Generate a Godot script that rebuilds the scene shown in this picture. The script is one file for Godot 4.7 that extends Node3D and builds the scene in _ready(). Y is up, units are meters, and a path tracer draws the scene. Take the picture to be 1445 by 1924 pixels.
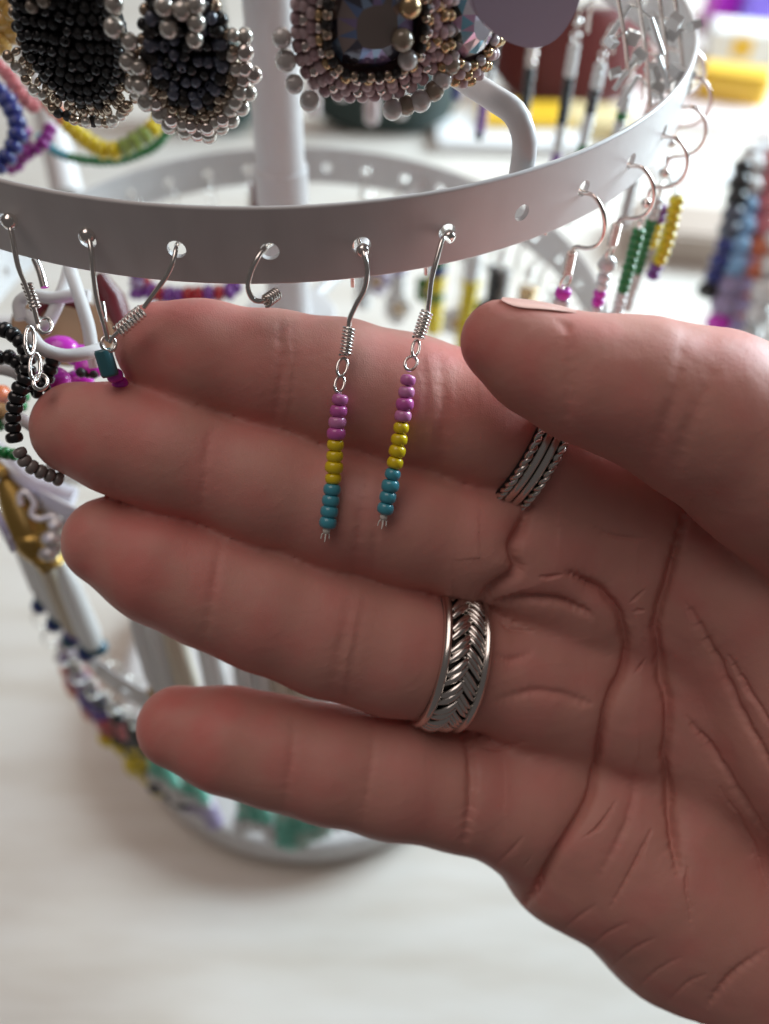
extends Node3D

# ---------------------------------------------------------------- shared state
var rng := RandomNumberGenerator.new()
var taken := {}
var M := {}
var CAM := Transform3D()
const PXF := 1654.9          # focal length of the photograph in its own pixels
const RAD := 0.0849          # radius of the stand's rings
const BAND := 0.0116         # height of a ring's band
const STEP := 0.15708        # angle between two holes
const PHASE := -0.3585
const TIER_TOP := [0.345, 0.2705, 0.196, 0.123]
const HOLE_DROP := 0.0064


# ---------------------------------------------------------------- mesh builder
class MB:
	var v := PackedVector3Array()
	var n := PackedVector3Array()
	var c := PackedColorArray()
	var idx := PackedInt32Array()
	var tint := Color(1, 1, 1)
	var colored := false

	func vert(p: Vector3, q: Vector3) -> int:
		v.append(p)
		n.append(q)
		c.append(tint)
		return v.size() - 1

	func tri(a: int, b: int, d: int) -> void:
		var g := (v[b] - v[a]).cross(v[d] - v[a])
		if g.dot(n[a] + n[b] + n[d]) > 0.0:
			idx.append_array([a, d, b])
		else:
			idx.append_array([a, b, d])

	func quad(a: int, b: int, d: int, e: int) -> void:
		tri(a, b, d)
		tri(a, d, e)

	func flat(p: Array) -> void:        # a flat polygon (fan), its normal away from `from`
		var g: Vector3 = (p[1] - p[0]).cross(p[2] - p[0]).normalized()
		var ids := []
		for q in p:
			ids.append(vert(q, g))
		for k in range(1, p.size() - 1):
			tri(ids[0], ids[k], ids[k + 1])

	func tube(pts: Array, r, sides := 8, closed := false, cap := true) -> void:
		var count := pts.size()
		var up := Vector3.ZERO
		var rings := []
		for i in count:
			var a: Vector3 = pts[(i - 1 + count) % count] if closed else pts[max(i - 1, 0)]
			var b: Vector3 = pts[(i + 1) % count] if closed else pts[min(i + 1, count - 1)]
			var t := (b - a).normalized()
			if up == Vector3.ZERO:
				up = t.cross(Vector3.UP if absf(t.y) < 0.8 else Vector3.RIGHT).normalized()
			up = (up - t * up.dot(t)).normalized()
			var w := t.cross(up)
			var rr: float = r[i] if r is Array or r is PackedFloat32Array else r
			var row := []
			for k in sides:
				var o := up * cos(TAU * k / sides) + w * sin(TAU * k / sides)
				row.append(vert(pts[i] + o * rr, o))
			rings.append(row)
		for i in (count if closed else count - 1):
			var p: Array = rings[i]
			var q: Array = rings[(i + 1) % count]
			for k in sides:
				quad(p[k], p[(k + 1) % sides], q[(k + 1) % sides], q[k])
		if cap and not closed:
			for e in [0, count - 1]:
				var t2: Vector3 = (pts[e] - pts[1 if e == 0 else count - 2]).normalized()
				var mid := vert(pts[e], t2)
				var row2 := []
				for k in sides:
					row2.append(vert(v[rings[e][k]], t2))
				for k in sides:
					tri(mid, row2[k], row2[(k + 1) % sides])

	func lathe(profile: Array, segs := 16, xf := Transform3D()) -> void:   # profile of Vector2(radius, height), from one end to the other
		var rows := []
		for i in profile.size():
			var a: Vector2 = profile[max(i - 1, 0)]
			var b: Vector2 = profile[min(i + 1, profile.size() - 1)]
			var t := (b - a).normalized()
			var row := []
			for k in segs:
				var ang := TAU * k / segs
				var p: Vector2 = profile[i]
				row.append(vert(xf * Vector3(p.x * cos(ang), p.y, p.x * sin(ang)), (xf.basis * Vector3(t.y * cos(ang), -t.x, t.y * sin(ang))).normalized()))
			rows.append(row)
		for i in rows.size() - 1:
			for k in segs:
				quad(rows[i][k], rows[i][(k + 1) % segs], rows[i + 1][(k + 1) % segs], rows[i + 1][k])

	func ball(o: Vector3, r: float, segs := 12, sc := Vector3.ONE) -> void:
		var profile := []
		var half := segs / 2
		for i in half + 1:
			var a := -PI / 2 + PI * i / half
			profile.append(Vector2(maxf(r * cos(a), r * 0.001), r * sin(a)))
		lathe(profile, segs, Transform3D(Basis().scaled(sc), o))

	func mesh() -> ArrayMesh:
		var arr := []
		arr.resize(Mesh.ARRAY_MAX)
		arr[Mesh.ARRAY_VERTEX] = v
		arr[Mesh.ARRAY_NORMAL] = n
		arr[Mesh.ARRAY_INDEX] = idx
		if colored:
			arr[Mesh.ARRAY_COLOR] = c
		var m := ArrayMesh.new()
		m.add_surface_from_arrays(Mesh.PRIMITIVE_TRIANGLES, arr)
		return m


# ---------------------------------------------------------------- scene helpers
func numbered(called: String) -> String:
	var k: int = taken.get(called, 0)
	taken[called] = k + 1
	return called if k == 0 else "%s_%03d" % [called, k]

func thing(called: String, label: String, category: String, where := Vector3.ZERO, group := "") -> Node3D:
	var o := Node3D.new()
	o.name = numbered(called)
	add_child(o)
	o.position = where
	tag(o, label, category, group)
	return o

func tag(o: Node, label: String, category: String, group := "") -> void:
	o.set_meta("label", label)
	if category != "":
		o.set_meta("category", category)
	if group != "":
		o.set_meta("group", group)

func part(called: String, m, mat: Material, parent: Node, xf := Transform3D()) -> MeshInstance3D:
	var o := MeshInstance3D.new()
	o.name = called
	o.mesh = m.mesh() if m is MB else m
	o.material_override = mat
	o.transform = xf
	parent.add_child(o, true)
	return o

func solo(called: String, m, mat: Material, label: String, category: String, group := "", xf := Transform3D()) -> MeshInstance3D:
	var o := part(numbered(called), m, mat, self, xf)
	tag(o, label, category, group)
	return o

func at(px: float, py: float, depth: float) -> Vector3:      # a point seen at that pixel of the photograph, depth in millimetres
	return CAM * at_cam(px, py, depth)

func at_cam(px: float, py: float, depth: float) -> Vector3:
	return Vector3((px - 722.5) / PXF * depth, -(py - 962.0) / PXF * depth, -depth) * 0.001

func smooth(pts: Array, per := 6) -> Array:                     # Catmull-Rom through the points
	var out := []
	for i in pts.size() - 1:
		var a: Vector3 = pts[max(i - 1, 0)]
		var b: Vector3 = pts[i]
		var c: Vector3 = pts[i + 1]
		var d: Vector3 = pts[min(i + 2, pts.size() - 1)]
		for k in per:
			out.append(b.cubic_interpolate(c, a, d, float(k) / per))
	out.append(pts[-1])
	return out

func facing(y: Vector3, hint := Vector3(0.3, 0.2, 1)) -> Basis:  # a basis whose Y runs along y
	y = y.normalized()
	var x := y.cross(hint).normalized()
	if x.length() < 0.5:
		x = y.cross(Vector3.RIGHT).normalized()
	return Basis(x, y, x.cross(y))

func paint(r: float, g: float, b: float, rough := 0.5, metal := 0.0, extra := {}) -> StandardMaterial3D:
	var m := StandardMaterial3D.new()
	m.albedo_color = Color(r, g, b).linear_to_srgb()
	m.roughness = rough
	m.metallic = metal
	for k in extra:
		m.set(k, extra[k])
	return m

func glass(r: float, g: float, b: float, alpha := 0.25, rough := 0.04) -> StandardMaterial3D:
	var m := paint(r, g, b, rough)
	m.albedo_color.a = alpha
	m.transparency = BaseMaterial3D.TRANSPARENCY_ALPHA
	return m

func noise_tex(freq: float, seed_: int, ramp: Array, size := 256, kind := FastNoiseLite.TYPE_SIMPLEX_SMOOTH, normal := false) -> NoiseTexture2D:
	var f := FastNoiseLite.new()
	f.noise_type = kind
	f.seed = seed_
	f.frequency = freq
	f.fractal_octaves = 4
	var t := NoiseTexture2D.new()
	t.width = size
	t.height = size
	t.seamless = true
	t.noise = f
	if ramp.size():
		var g := Gradient.new()
		g.offsets = PackedFloat32Array([0.0, 0.5, 1.0])
		g.colors = PackedColorArray(ramp)
		t.color_ramp = g
	return t

func bead_mesh(r: float, h: float, segs := 14) -> ArrayMesh:      # a rounded ring of glass
	var profile := [Vector2(r * 0.3, h * 0.40)]
	var half := h / 2
	for i in 9:
		var a := PI / 2 - PI * i / 8
		var ca := pow(absf(cos(a)), 0.9)
		profile.append(Vector2(r - half * 0.85 + half * 0.85 * ca, half * signf(sin(a)) * pow(absf(sin(a)), 0.85)))
	profile.append(Vector2(r * 0.3, -h * 0.40))
	profile.append(Vector2(r * 0.28, 0))
	profile.append(Vector2(r * 0.3, h * 0.40))
	profile.reverse()
	var m := MB.new()
	m.lathe(profile, segs)
	return m.mesh()

var bead_cache := {}
func bead(r: float, h: float, segs := 12) -> ArrayMesh:
	var key := "%.5f %.5f %d" % [r, h, segs]
	if not bead_cache.has(key):
		bead_cache[key] = bead_mesh(r, h, segs)
	return bead_cache[key]

var ball_cache := {}
func ball(r: float, segs := 14) -> ArrayMesh:
	var key := "%.5f %d" % [r, segs]
	if not ball_cache.has(key):
		var m := MB.new()
		m.ball(Vector3.ZERO, r, segs)
		ball_cache[key] = m.mesh()
	return ball_cache[key]

# beads threaded along a line of points; pattern is [[material, count], ...] repeated until the line ends. Points are in the space of parent.
func thread_beads(parent: Node, pts: Array, r: float, h: float, pattern: Array, jitter := 0.06, segs := 12, called := "bead") -> void:
	var mats := []
	for p in pattern:
		for k in p[1]:
			mats.append(p[0])
	var along := h / 2
	var k := 0
	var done := 0.0
	for i in pts.size() - 1:
		var a: Vector3 = pts[i]
		var b: Vector3 = pts[i + 1]
		var l := a.distance_to(b)
		while along <= done + l:
			var p := a.lerp(b, (along - done) / maxf(l, 1e-9))
			var s := 1.0 + rng.randf_range(-jitter, jitter)
			var bs := facing((b - a).rotated(Vector3(0, 0, 1), rng.randf_range(-jitter, jitter) * 1.5), Vector3(rng.randf(), rng.randf(), 1)).scaled(Vector3.ONE * s)
			part(called, bead(r, h * 1.02, segs), mats[k % mats.size()], parent, Transform3D(bs, p))
			k += 1
			along += h
		done += l

# a tube of one colour, for strands too far or too blurred to tell the beads apart, still knobbly
func knobbly(pts: Array, r: float, pitch: float, sides := 8) -> MB:
	var m := MB.new()
	var out := []
	var rr := []
	var total := 0.0
	for i in pts.size() - 1:
		total += (pts[i] as Vector3).distance_to(pts[i + 1])
	var steps: int = max(4, int(total / pitch * 4.0))
	for s in steps + 1:
		var want := total * s / steps
		var done := 0.0
		for i in pts.size() - 1:
			var l: float = (pts[i] as Vector3).distance_to(pts[i + 1])
			if want <= done + l + 1e-9:
				out.append((pts[i] as Vector3).lerp(pts[i + 1], clampf((want - done) / maxf(l, 1e-9), 0, 1)))
				break
			done += l
		if out.size() < s + 1:
			out.append(pts[-1])
		rr.append(r * (0.72 + 0.28 * absf(sin(PI * want / pitch))))
	m.tube(out, rr, sides)
	return m

func coil_mesh(a: Vector3, b: Vector3, r: float, wire: float, turns: float) -> MB:
	var m := MB.new()
	var bs := facing(b - a)
	var pts := []
	var steps := int(turns * 12)
	for i in steps + 1:
		var t := float(i) / steps
		pts.append(a.lerp(b, t) + bs.x * r * cos(TAU * turns * t) + bs.z * r * sin(TAU * turns * t))
	m.tube(pts, wire, 6)
	return m

func loop_mesh(o: Vector3, normal: Vector3, r: float, wire: float, stretch := Vector3.ZERO) -> MB:
	var m := MB.new()
	var bs := facing(normal)
	var pts := []
	for i in 20:
		var a := TAU * i / 20
		var p := bs.x * cos(a) * r + bs.z * sin(a) * r
		if stretch != Vector3.ZERO:
			p += stretch * (p.normalized().dot(stretch.normalized()))
		pts.append(o + p)
	m.tube(pts, wire, 6, true)
	return m

func hole_at(tier: int, th: float, r := RAD) -> Vector3:
	return Vector3(r * sin(th), TIER_TOP[tier] - HOLE_DROP, r * cos(th))

func theta(i: float) -> float:
	return PHASE + STEP * i


# ---------------------------------------------------------------- the scene
func _ready() -> void:
	rng.seed = 77
	set_camera_and_light()
	make_materials()
	build_table()
	build_stand()
	build_hand()
	build_ring("finger_ring", "wide silver ring with a braided middle on the ring finger", Vector3(836, 1234, 152.6), Vector3(0.95, -0.19, -0.20), 0.0111, 0.0078, true)
	build_ring("finger_ring", "narrow silver ring with rope edges on the index finger under the thumb", Vector3(992, 828, 150.0), Vector3(0.9, -0.42, -0.15), 0.0122, 0.0056, false)
	build_held()
	build_front_hooks()
	build_right_hooks()
	build_lower_tiers()
	build_medallions()
	build_background()


func set_camera_and_light() -> void:
	var pitch := 0.84722
	var roll := 0.0410
	var right := Vector3(1, 0, 0)
	var up := Vector3(0, cos(pitch), -sin(pitch))
	var r2 := right * cos(roll) + up * sin(roll)
	var u2 := up * cos(roll) - right * sin(roll)
	CAM = Transform3D(Basis(r2, u2, r2.cross(u2)), Vector3(0.0277, 0.335, 0.1967))
	var cam := Camera3D.new()
	cam.name = "camera"
	add_child(cam)
	cam.transform = CAM
	var lens := CameraAttributesPhysical.new()
	lens.frustum_focal_length = 20.64
	lens.frustum_focus_distance = 0.1325
	lens.frustum_near = 0.01
	lens.frustum_far = 12.0
	lens.exposure_aperture = 6.6
	cam.attributes = lens
	cam.fov = 60.34
	cam.near = 0.01
	cam.far = 12.0
	cam.current = true

	var env := Environment.new()
	env.background_mode = Environment.BG_COLOR
	env.background_color = Color(0.08, 0.071, 0.069).linear_to_srgb()
	env.tonemap_mode = Environment.TONE_MAPPER_LINEAR
	env.tonemap_exposure = 1.0
	env.sdfgi_enabled = true
	env.ssao_enabled = true
	env.ssil_enabled = true
	var we := WorldEnvironment.new()
	we.name = "world"
	we.environment = env
	add_child(we)

	lamp("window_light", Vector3(0.98, 0.60, -0.64), Vector3(0, 0.05, 0), Vector2(0.6, 0.55), 3.4, Color(0.88, 0.96, 1.0))
	lamp("back_window_light", Vector3(0.45, 0.75, -1.45), Vector3(0.1, 0.1, -0.2), Vector2(0.9, 0.7), 0.45, Color(1.0, 0.96, 0.91))
	lamp("ceiling_light", Vector3(-0.40, 1.65, 0.0), Vector3(0, 0.15, 0), Vector2(1.2, 1.0), 0.80, Color(1.0, 0.93, 0.90))

func lamp(called: String, from: Vector3, to: Vector3, size: Vector2, energy: float, tint: Color) -> void:
	var l := AreaLight3D.new()
	l.name = called
	add_child(l)
	l.look_at_from_position(from, to, Vector3.UP if absf((to - from).normalized().y) < 0.98 else Vector3.RIGHT)
	l.area_size = size
	l.area_normalize_energy = true
	l.light_energy = energy
	l.light_color = tint
	l.shadow_enabled = true
	l.area_range = 6.0


func make_materials() -> void:
	M.white_metal = paint(0.72, 0.70, 0.70, 0.32)
	M.white_metal.albedo_color = Color.WHITE
	M.white_metal.albedo_texture = noise_tex(0.02, 14, [Color(0.845, 0.835, 0.835), Color(0.87, 0.862, 0.862), Color(0.885, 0.878, 0.878)], 256)
	M.white_metal.uv1_triplanar = true
	M.white_metal.uv1_scale = Vector3(30, 6, 30)
	M.white_metal.roughness_texture = noise_tex(0.03, 15, [Color(0.7, 0.7, 0.7), Color(0.85, 0.85, 0.85), Color(1, 1, 1)], 256)
	M.white_metal.roughness = 0.42
	M.rubber = paint(0.05, 0.05, 0.05, 0.8)
	M.silver = paint(0.86, 0.83, 0.79, 0.2, 1.0)
	M.dark_silver = paint(0.035, 0.032, 0.03, 0.5, 0.6)
	M.ring_silver = paint(0.74, 0.71, 0.67, 0.2, 1.0)
	M.skin = paint(1, 1, 1, 0.52, 0.0, {"vertex_color_use_as_albedo": true, "subsurf_scatter_enabled": true, "subsurf_scatter_strength": 0.09, "metallic_specular": 0.4})
	M.skin.heightmap_enabled = true
	M.skin.heightmap_texture = noise_tex(0.09, 3, [], 512, FastNoiseLite.TYPE_CELLULAR)
	M.skin.heightmap_scale = 0.004
	M.skin.uv1_triplanar = true
	M.skin.uv1_scale = Vector3.ONE * 95.0
	M.nail = paint(0.66, 0.36, 0.30, 0.28, 0.0, {"metallic_specular": 0.5})
	M.table = paint(1, 1, 1, 0.42)
	M.table.albedo_texture = noise_tex(0.012, 21, [Color(0.835, 0.80, 0.755), Color(0.875, 0.85, 0.815), Color(0.90, 0.882, 0.855)], 512)
	M.table.uv1_triplanar = true
	M.table.uv1_world_triplanar = true
	M.table.uv1_scale = Vector3(1.6, 1.6, 9.0)
	var glazed := {"clearcoat_enabled": true, "clearcoat": 0.5, "clearcoat_roughness": 0.15}
	for q in [["pink", 0.60, 0.17, 0.44], ["pink_deep", 0.58, 0.12, 0.42], ["pink_pale", 0.64, 0.23, 0.48], ["yellow", 0.80, 0.62, 0.01], ["teal", 0.06, 0.33, 0.42],
			["teal_deep", 0.035, 0.15, 0.18], ["teal_dark", 0.015, 0.09, 0.14], ["magenta", 0.62, 0.03, 0.55], ["magenta_dark", 0.32, 0.02, 0.28], ["green", 0.01, 0.20, 0.045], ["green_dark", 0.05, 0.16, 0.02],
			["lime", 0.30, 0.42, 0.02], ["purple", 0.22, 0.06, 0.36], ["violet", 0.13, 0.08, 0.38], ["violet_deep", 0.08, 0.04, 0.36], ["lilac", 0.42, 0.33, 0.55], ["lavender", 0.4, 0.3, 0.5],
			["navy", 0.02, 0.03, 0.2], ["black_bead", 0.008, 0.008, 0.009], ["dark_bead", 0.05, 0.045, 0.05], ["grey_bead", 0.22, 0.2, 0.19], ["slate_bead", 0.09, 0.10, 0.14], ["white_bead", 0.75, 0.74, 0.72],
			["red", 0.45, 0.02, 0.03], ["maroon", 0.14, 0.012, 0.02], ["coral", 0.7, 0.13, 0.14], ["orange", 0.85, 0.2, 0.05], ["amber", 0.5, 0.28, 0.06], ["mint", 0.16, 0.68, 0.52], ["pale_mint", 0.5, 0.72, 0.62],
			["sky", 0.3, 0.58, 0.9], ["periwinkle", 0.55, 0.52, 0.9], ["taupe", 0.3, 0.25, 0.2], ["tan_bead", 0.45, 0.27, 0.12], ["rose_bead", 0.60, 0.44, 0.45], ["rose_dark", 0.42, 0.27, 0.29]]:
		M[q[0]] = paint(q[1], q[2], q[3], 0.3, 0.0, glazed)
	for q in ["sky", "periwinkle", "orange", "lime", "lilac", "coral", "mint", "pale_mint"]:
		M[q].backlight_enabled = true
		M[q].backlight = Color(0.8, 0.8, 0.8)
	M.clear_bead = paint(0.72, 0.74, 0.74, 0.08, 0.0, {"metallic_specular": 0.9, "clearcoat_enabled": true, "clearcoat": 1.0, "clearcoat_roughness": 0.03})
	M.crystal = paint(0.62, 0.61, 0.6, 0.18, 0.1, {"clearcoat_enabled": true, "clearcoat": 1.0, "clearcoat_roughness": 0.03})
	M.pale_glass = paint(0.6, 0.56, 0.53, 0.12, 0.0, {"metallic_specular": 0.8, "clearcoat_enabled": true, "clearcoat": 0.8, "clearcoat_roughness": 0.05})
	M.rose_glass = paint(0.6, 0.48, 0.48, 0.12, 0.0, {"metallic_specular": 0.8, "clearcoat_enabled": true, "clearcoat": 0.8, "clearcoat_roughness": 0.05})
	M.tan_glass = paint(0.32, 0.26, 0.19, 0.14, 0.1, {"clearcoat_enabled": true, "clearcoat": 0.8, "clearcoat_roughness": 0.06})
	M.pearl = paint(0.62, 0.58, 0.52, 0.16, 0.55, {"clearcoat_enabled": true, "clearcoat": 0.7, "clearcoat_roughness": 0.08})
	M.silver_pearl = paint(0.7, 0.62, 0.58, 0.12, 0.9)
	M.bronze = paint(0.42, 0.33, 0.25, 0.22, 0.85)
	M.gold_bead = paint(0.62, 0.44, 0.24, 0.2, 0.75)
	M.dull_bead = paint(0.26, 0.22, 0.18, 0.35, 0.4)
	M.rose_silver = paint(0.86, 0.76, 0.71, 0.18, 1.0)
	M.gold_leaf = paint(0.55, 0.36, 0.10, 0.3, 0.8)
	M.shell = paint(0.72, 0.7, 0.65, 0.18, 0.4)
	M.iris = paint(1, 1, 1, 0.08, 0.45, {"vertex_color_use_as_albedo": true, "clearcoat_enabled": true, "clearcoat": 1.0, "clearcoat_roughness": 0.03})
	M.black_cloth = paint(0.01, 0.01, 0.01, 0.9)
	M.black_matte = paint(0.012, 0.011, 0.011, 0.7)
	M.rose_cloth = paint(0.16, 0.09, 0.09, 0.9)
	M.white_thread = paint(0.75, 0.72, 0.66, 0.7)
	M.white_cord = paint(0.74, 0.73, 0.73, 0.6)
	M.quill = paint(0.8, 0.79, 0.78, 0.6, 0.0, {"backlight_enabled": true, "backlight": Color(0.7, 0.69, 0.68)})
	M.cream = paint(0.74, 0.68, 0.58, 0.6, 0.0, {"backlight_enabled": true, "backlight": Color(0.6, 0.56, 0.5)})
	M.frosted = paint(0.62, 0.6, 0.66, 0.4)
	M.tan = paint(0.30, 0.17, 0.09, 0.7)
	M.lavender_acrylic = paint(0.46, 0.40, 0.52, 0.22)
	M.packet_yellow = paint(0.85, 0.52, 0.04, 0.35)
	M.packet_pale = paint(0.75, 0.6, 0.32, 0.4)
	M.paper = paint(0.85, 0.84, 0.84, 0.55)
	M.pinkish_card = paint(0.78, 0.66, 0.64, 0.6)
	M.beige_card = paint(0.46, 0.37, 0.31, 0.7)
	M.violet_card = paint(0.3, 0.2, 0.85, 0.4)
	M.magenta_card = paint(0.75, 0.04, 0.8, 0.4)
	M.maroon_leather = paint(0.12, 0.022, 0.02, 0.4)
	M.dark_green = paint(0.012, 0.03, 0.022, 0.6)
	M.dark_green_b = paint(0.02, 0.035, 0.03, 0.6)


func build_table() -> void:
	var t := BoxMesh.new()
	t.size = Vector3(2.0, 0.03, 1.6)
	var o := part("table_top", t, M.table, self, Transform3D(Basis(), Vector3(0, -0.015, -0.63)))
	o.set_meta("kind", "structure")
	o.set_meta("label", "white laminate table top with pale streaks of wood grain")


# ---------------------------------------------------------------- the white earring stand
func band_mesh(top: float, turn: float) -> MB:
	var m := MB.new()
	var thick := 0.0009
	var rh := 0.00138
	var seg := 24
	var half_w := STEP / 2 * RAD
	for i in 40:
		var th := turn + STEP * i
		var faces := []
		for side in 2:
			var rr := RAD + thick / 2 if side == 0 else RAD - thick / 2
			var rows := []
			for lev in 4:
				var row := []
				for k in seg:
					var a := TAU * k / seg
					var d := Vector2(cos(a), sin(a))
					var lo := -(BAND - HOLE_DROP)
					var hi := HOLE_DROP
					var reach := 1e9
					if absf(d.x) > 1e-4: reach = minf(reach, half_w / absf(d.x))
					if d.y > 1e-4: reach = minf(reach, hi / d.y)
					if d.y < -1e-4: reach = minf(reach, lo / d.y)
					# bend the lines so that the cell's four corners are met
					var edge := d * reach
					if k % 6 == 3:
						edge = Vector2(half_w * signf(d.x), hi if d.y > 0 else lo)
					var q := (d * rh).lerp(edge, [0.0, 0.2, 0.6, 1.0][lev])
					var an := th + q.x / RAD
					var o := Vector3(sin(an), 0, cos(an)) * (1.0 if side == 0 else -1.0)
					row.append(m.vert(Vector3(rr * sin(an), top - HOLE_DROP + q.y, rr * cos(an)), o))
				rows.append(row)
			for lev in 3:
				for k in seg:
					m.quad(rows[lev][k], rows[lev][(k + 1) % seg], rows[lev + 1][(k + 1) % seg], rows[lev + 1][k])
			faces.append(rows[0])
		# the wall of the hole
		var wall := []
		for side in 2:
			var row := []
			for k in seg:
				var a := TAU * k / seg
				var inward := Vector3(-cos(a) * cos(th), -sin(a), cos(a) * sin(th))
				row.append(m.vert(m.v[faces[side][k]], inward))
			wall.append(row)
		for k in seg:
			m.quad(wall[0][k], wall[0][(k + 1) % seg], wall[1][(k + 1) % seg], wall[1][k])
	# rounded upper and lower rims
	for e in 2:
		var y0 := top if e == 0 else top - BAND
		var sgn := 1.0 if e == 0 else -1.0
		var rows := []
		for j in 5:
			var a := PI * j / 4
			var row := []
			for k in 160:
				var an := turn + TAU * k / 160
				var o := Vector3(sin(an), 0, cos(an))
				row.append(m.vert(o * (RAD + cos(a) * thick / 2) + Vector3(0, y0 + sgn * sin(a) * thick / 2, 0), o * cos(a) + Vector3(0, sgn * sin(a), 0)))
			rows.append(row)
		for j in 4:
			for k in 160:
				m.quad(rows[j][k], rows[j][(k + 1) % 160], rows[j + 1][(k + 1) % 160], rows[j + 1][k])
	return m

func build_stand() -> void:
	var s := thing("earring_stand", "white metal tiered earring stand with punched ring bands round a central pole", "display stand")
	for t in 4:
		part("ring_band", band_mesh(TIER_TOP[t], PHASE + STEP * 0.5 * (t % 2) * 0.0), M.white_metal, s)
	# pole with collars
	var pole := MB.new()
	pole.lathe([Vector2(0.0, 0.012), Vector2(0.0057, 0.012), Vector2(0.0057, 0.36), Vector2(0.0055, 0.3606), Vector2(0.005, 0.361), Vector2(0.0, 0.361)], 32)
	part("pole", pole, M.white_metal, s)
	for y in [0.2335, 0.16, 0.09, 0.318]:
		var c := MB.new()
		c.lathe([Vector2(0.0057, y - 0.0098), Vector2(0.0062, y - 0.0096), Vector2(0.00635, y - 0.009), Vector2(0.00635, y - 0.0007), Vector2(0.0062, y - 0.0001), Vector2(0.0057, y)], 32)
		part("pole_collar", c, M.white_metal, s)
	for t in 4:
		var y: float = TIER_TOP[t]
		var hub := MB.new()
		var hr := 0.0125 if t == 2 else 0.0085
		var hy := y + 0.0092 if t != 2 else y - 0.004
		hub.lathe([Vector2(0.0057, hy), Vector2(hr - 0.0007, hy), Vector2(hr, hy - 0.0006), Vector2(hr, hy - 0.0052), Vector2(hr - 0.0007, hy - 0.006), Vector2(0.0057, hy - 0.006)], 40)
		part("hub", hub, M.white_metal, s)
		for k in 3:
			var th: float = 0.605 + TAU / 3 * k
			var o := Vector3(sin(th), 0, cos(th))
			var rise := 0.0062 if t != 2 else 0.0
			var r2 := RAD - 0.003
			var pts := []
			if rise > 0.0:
				pts = [o * 0.006 + Vector3(0, y + rise, 0), o * 0.03 + Vector3(0, y + rise, 0), o * 0.06 + Vector3(0, y + rise, 0), o * (r2 - 0.005) + Vector3(0, y + rise, 0)]
				for q in range(1, 6):
					var a := PI / 2 * q / 5
					pts.append(o * (r2 - 0.005 + 0.005 * sin(a)) + Vector3(0, y + rise - 0.005 * (1 - cos(a)), 0))
				pts.append(o * r2 + Vector3(0, y + 0.0005, 0))
				pts.append(o * r2 + Vector3(0, y - 0.005, 0))
			else:
				pts = [o * 0.006 + Vector3(0, y - 0.007, 0), o * 0.04 + Vector3(0, y - 0.007, 0), o * (RAD - 0.0008) + Vector3(0, y - 0.007, 0)]
			var m := MB.new()
			m.tube(pts, 0.0019, 14)
			part("spoke", m, M.white_metal, s)
	var b := MB.new()
	b.lathe([Vector2(0.0, 0.0022), Vector2(0.0755, 0.0022), Vector2(0.0775, 0.0026), Vector2(0.079, 0.0045), Vector2(0.079, 0.0115), Vector2(0.0784, 0.0138), Vector2(0.0765, 0.0152), Vector2(0.074, 0.0156), Vector2(0.03, 0.0162), Vector2(0.0, 0.0162)], 128)
	part("base", b, M.white_metal, s)
	var foot := MB.new()
	foot.lathe([Vector2(0.070, 0.0022), Vector2(0.070, 0.0003), Vector2(0.074, 0.0003), Vector2(0.074, 0.0022)], 96)
	part("foot_ring", foot, M.rubber, s)


# ---------------------------------------------------------------- ear wires and generic earrings
func hook_points(o: Vector3, out: Vector3, down: Vector3, scale := 1.0) -> Array:
	var flat := [[-5.5, 11.0], [-6.0, 6.0], [-5.0, 2.0], [-2.6, 0.2], [0.0, 0.75], [2.5, 0.3], [4.8, 1.8], [6.0, 4.6], [5.6, 7.4], [3.8, 9.2], [1.6, 10.0], [0.8, 10.8], [0.7, 12.0]]
	var pts := []
	for p in flat:
		pts.append(o + out * p[0] * 0.001 * scale + down * p[1] * 0.001 * scale)
	return smooth(pts, 4)

# an ear wire through a hole, hanging down; returns where the drop is to be tied
func hang_wire(parent: Node, o: Vector3, th: float, mat: Material, lean := Vector3.ZERO, style := 0, inward := false) -> Vector3:
	var out := Vector3(sin(th), 0, cos(th)) * (-1.0 if inward else 1.0)
	var down := (Vector3(0, -1, 0) + lean).normalized()
	out = (out - down * out.dot(down)).normalized()
	var w := MB.new()
	w.tube(hook_points(o, out, down), 0.00036, 7)
	part("ear_wire", w, mat, parent)
	var base := o + out * 0.0007
	if style == 0:
		part("coil", coil_mesh(base + down * 0.0114, base + down * 0.0157, 0.00075, 0.00026, 8), mat, parent)
	else:
		part("wire_ball", ball(0.0011, 12), mat, parent, Transform3D(Basis(), base + down * 0.0135))
	part("wire_loop", loop_mesh(base + down * 0.0172, out, 0.0014, 0.00028), mat, parent)
	return base + down * 0.0186

func strand_drop(parent: Node, from: Vector3, length: float, r: float, h: float, pattern: Array, lean := Vector3.ZERO, single := true) -> void:
	var d := (Vector3(0, -1, 0) + lean).normalized()
	var pts := [from, from + d * length * 0.5, from + d * length]
	var m := MB.new()
	m.tube([from - d * 0.0006, from + d * (length + 0.0008)], 0.00022, 6)
	part("thread_wire", m, M.silver, parent)
	thread_beads(parent, pts, r, h, pattern, 0.05, 10)


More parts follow.
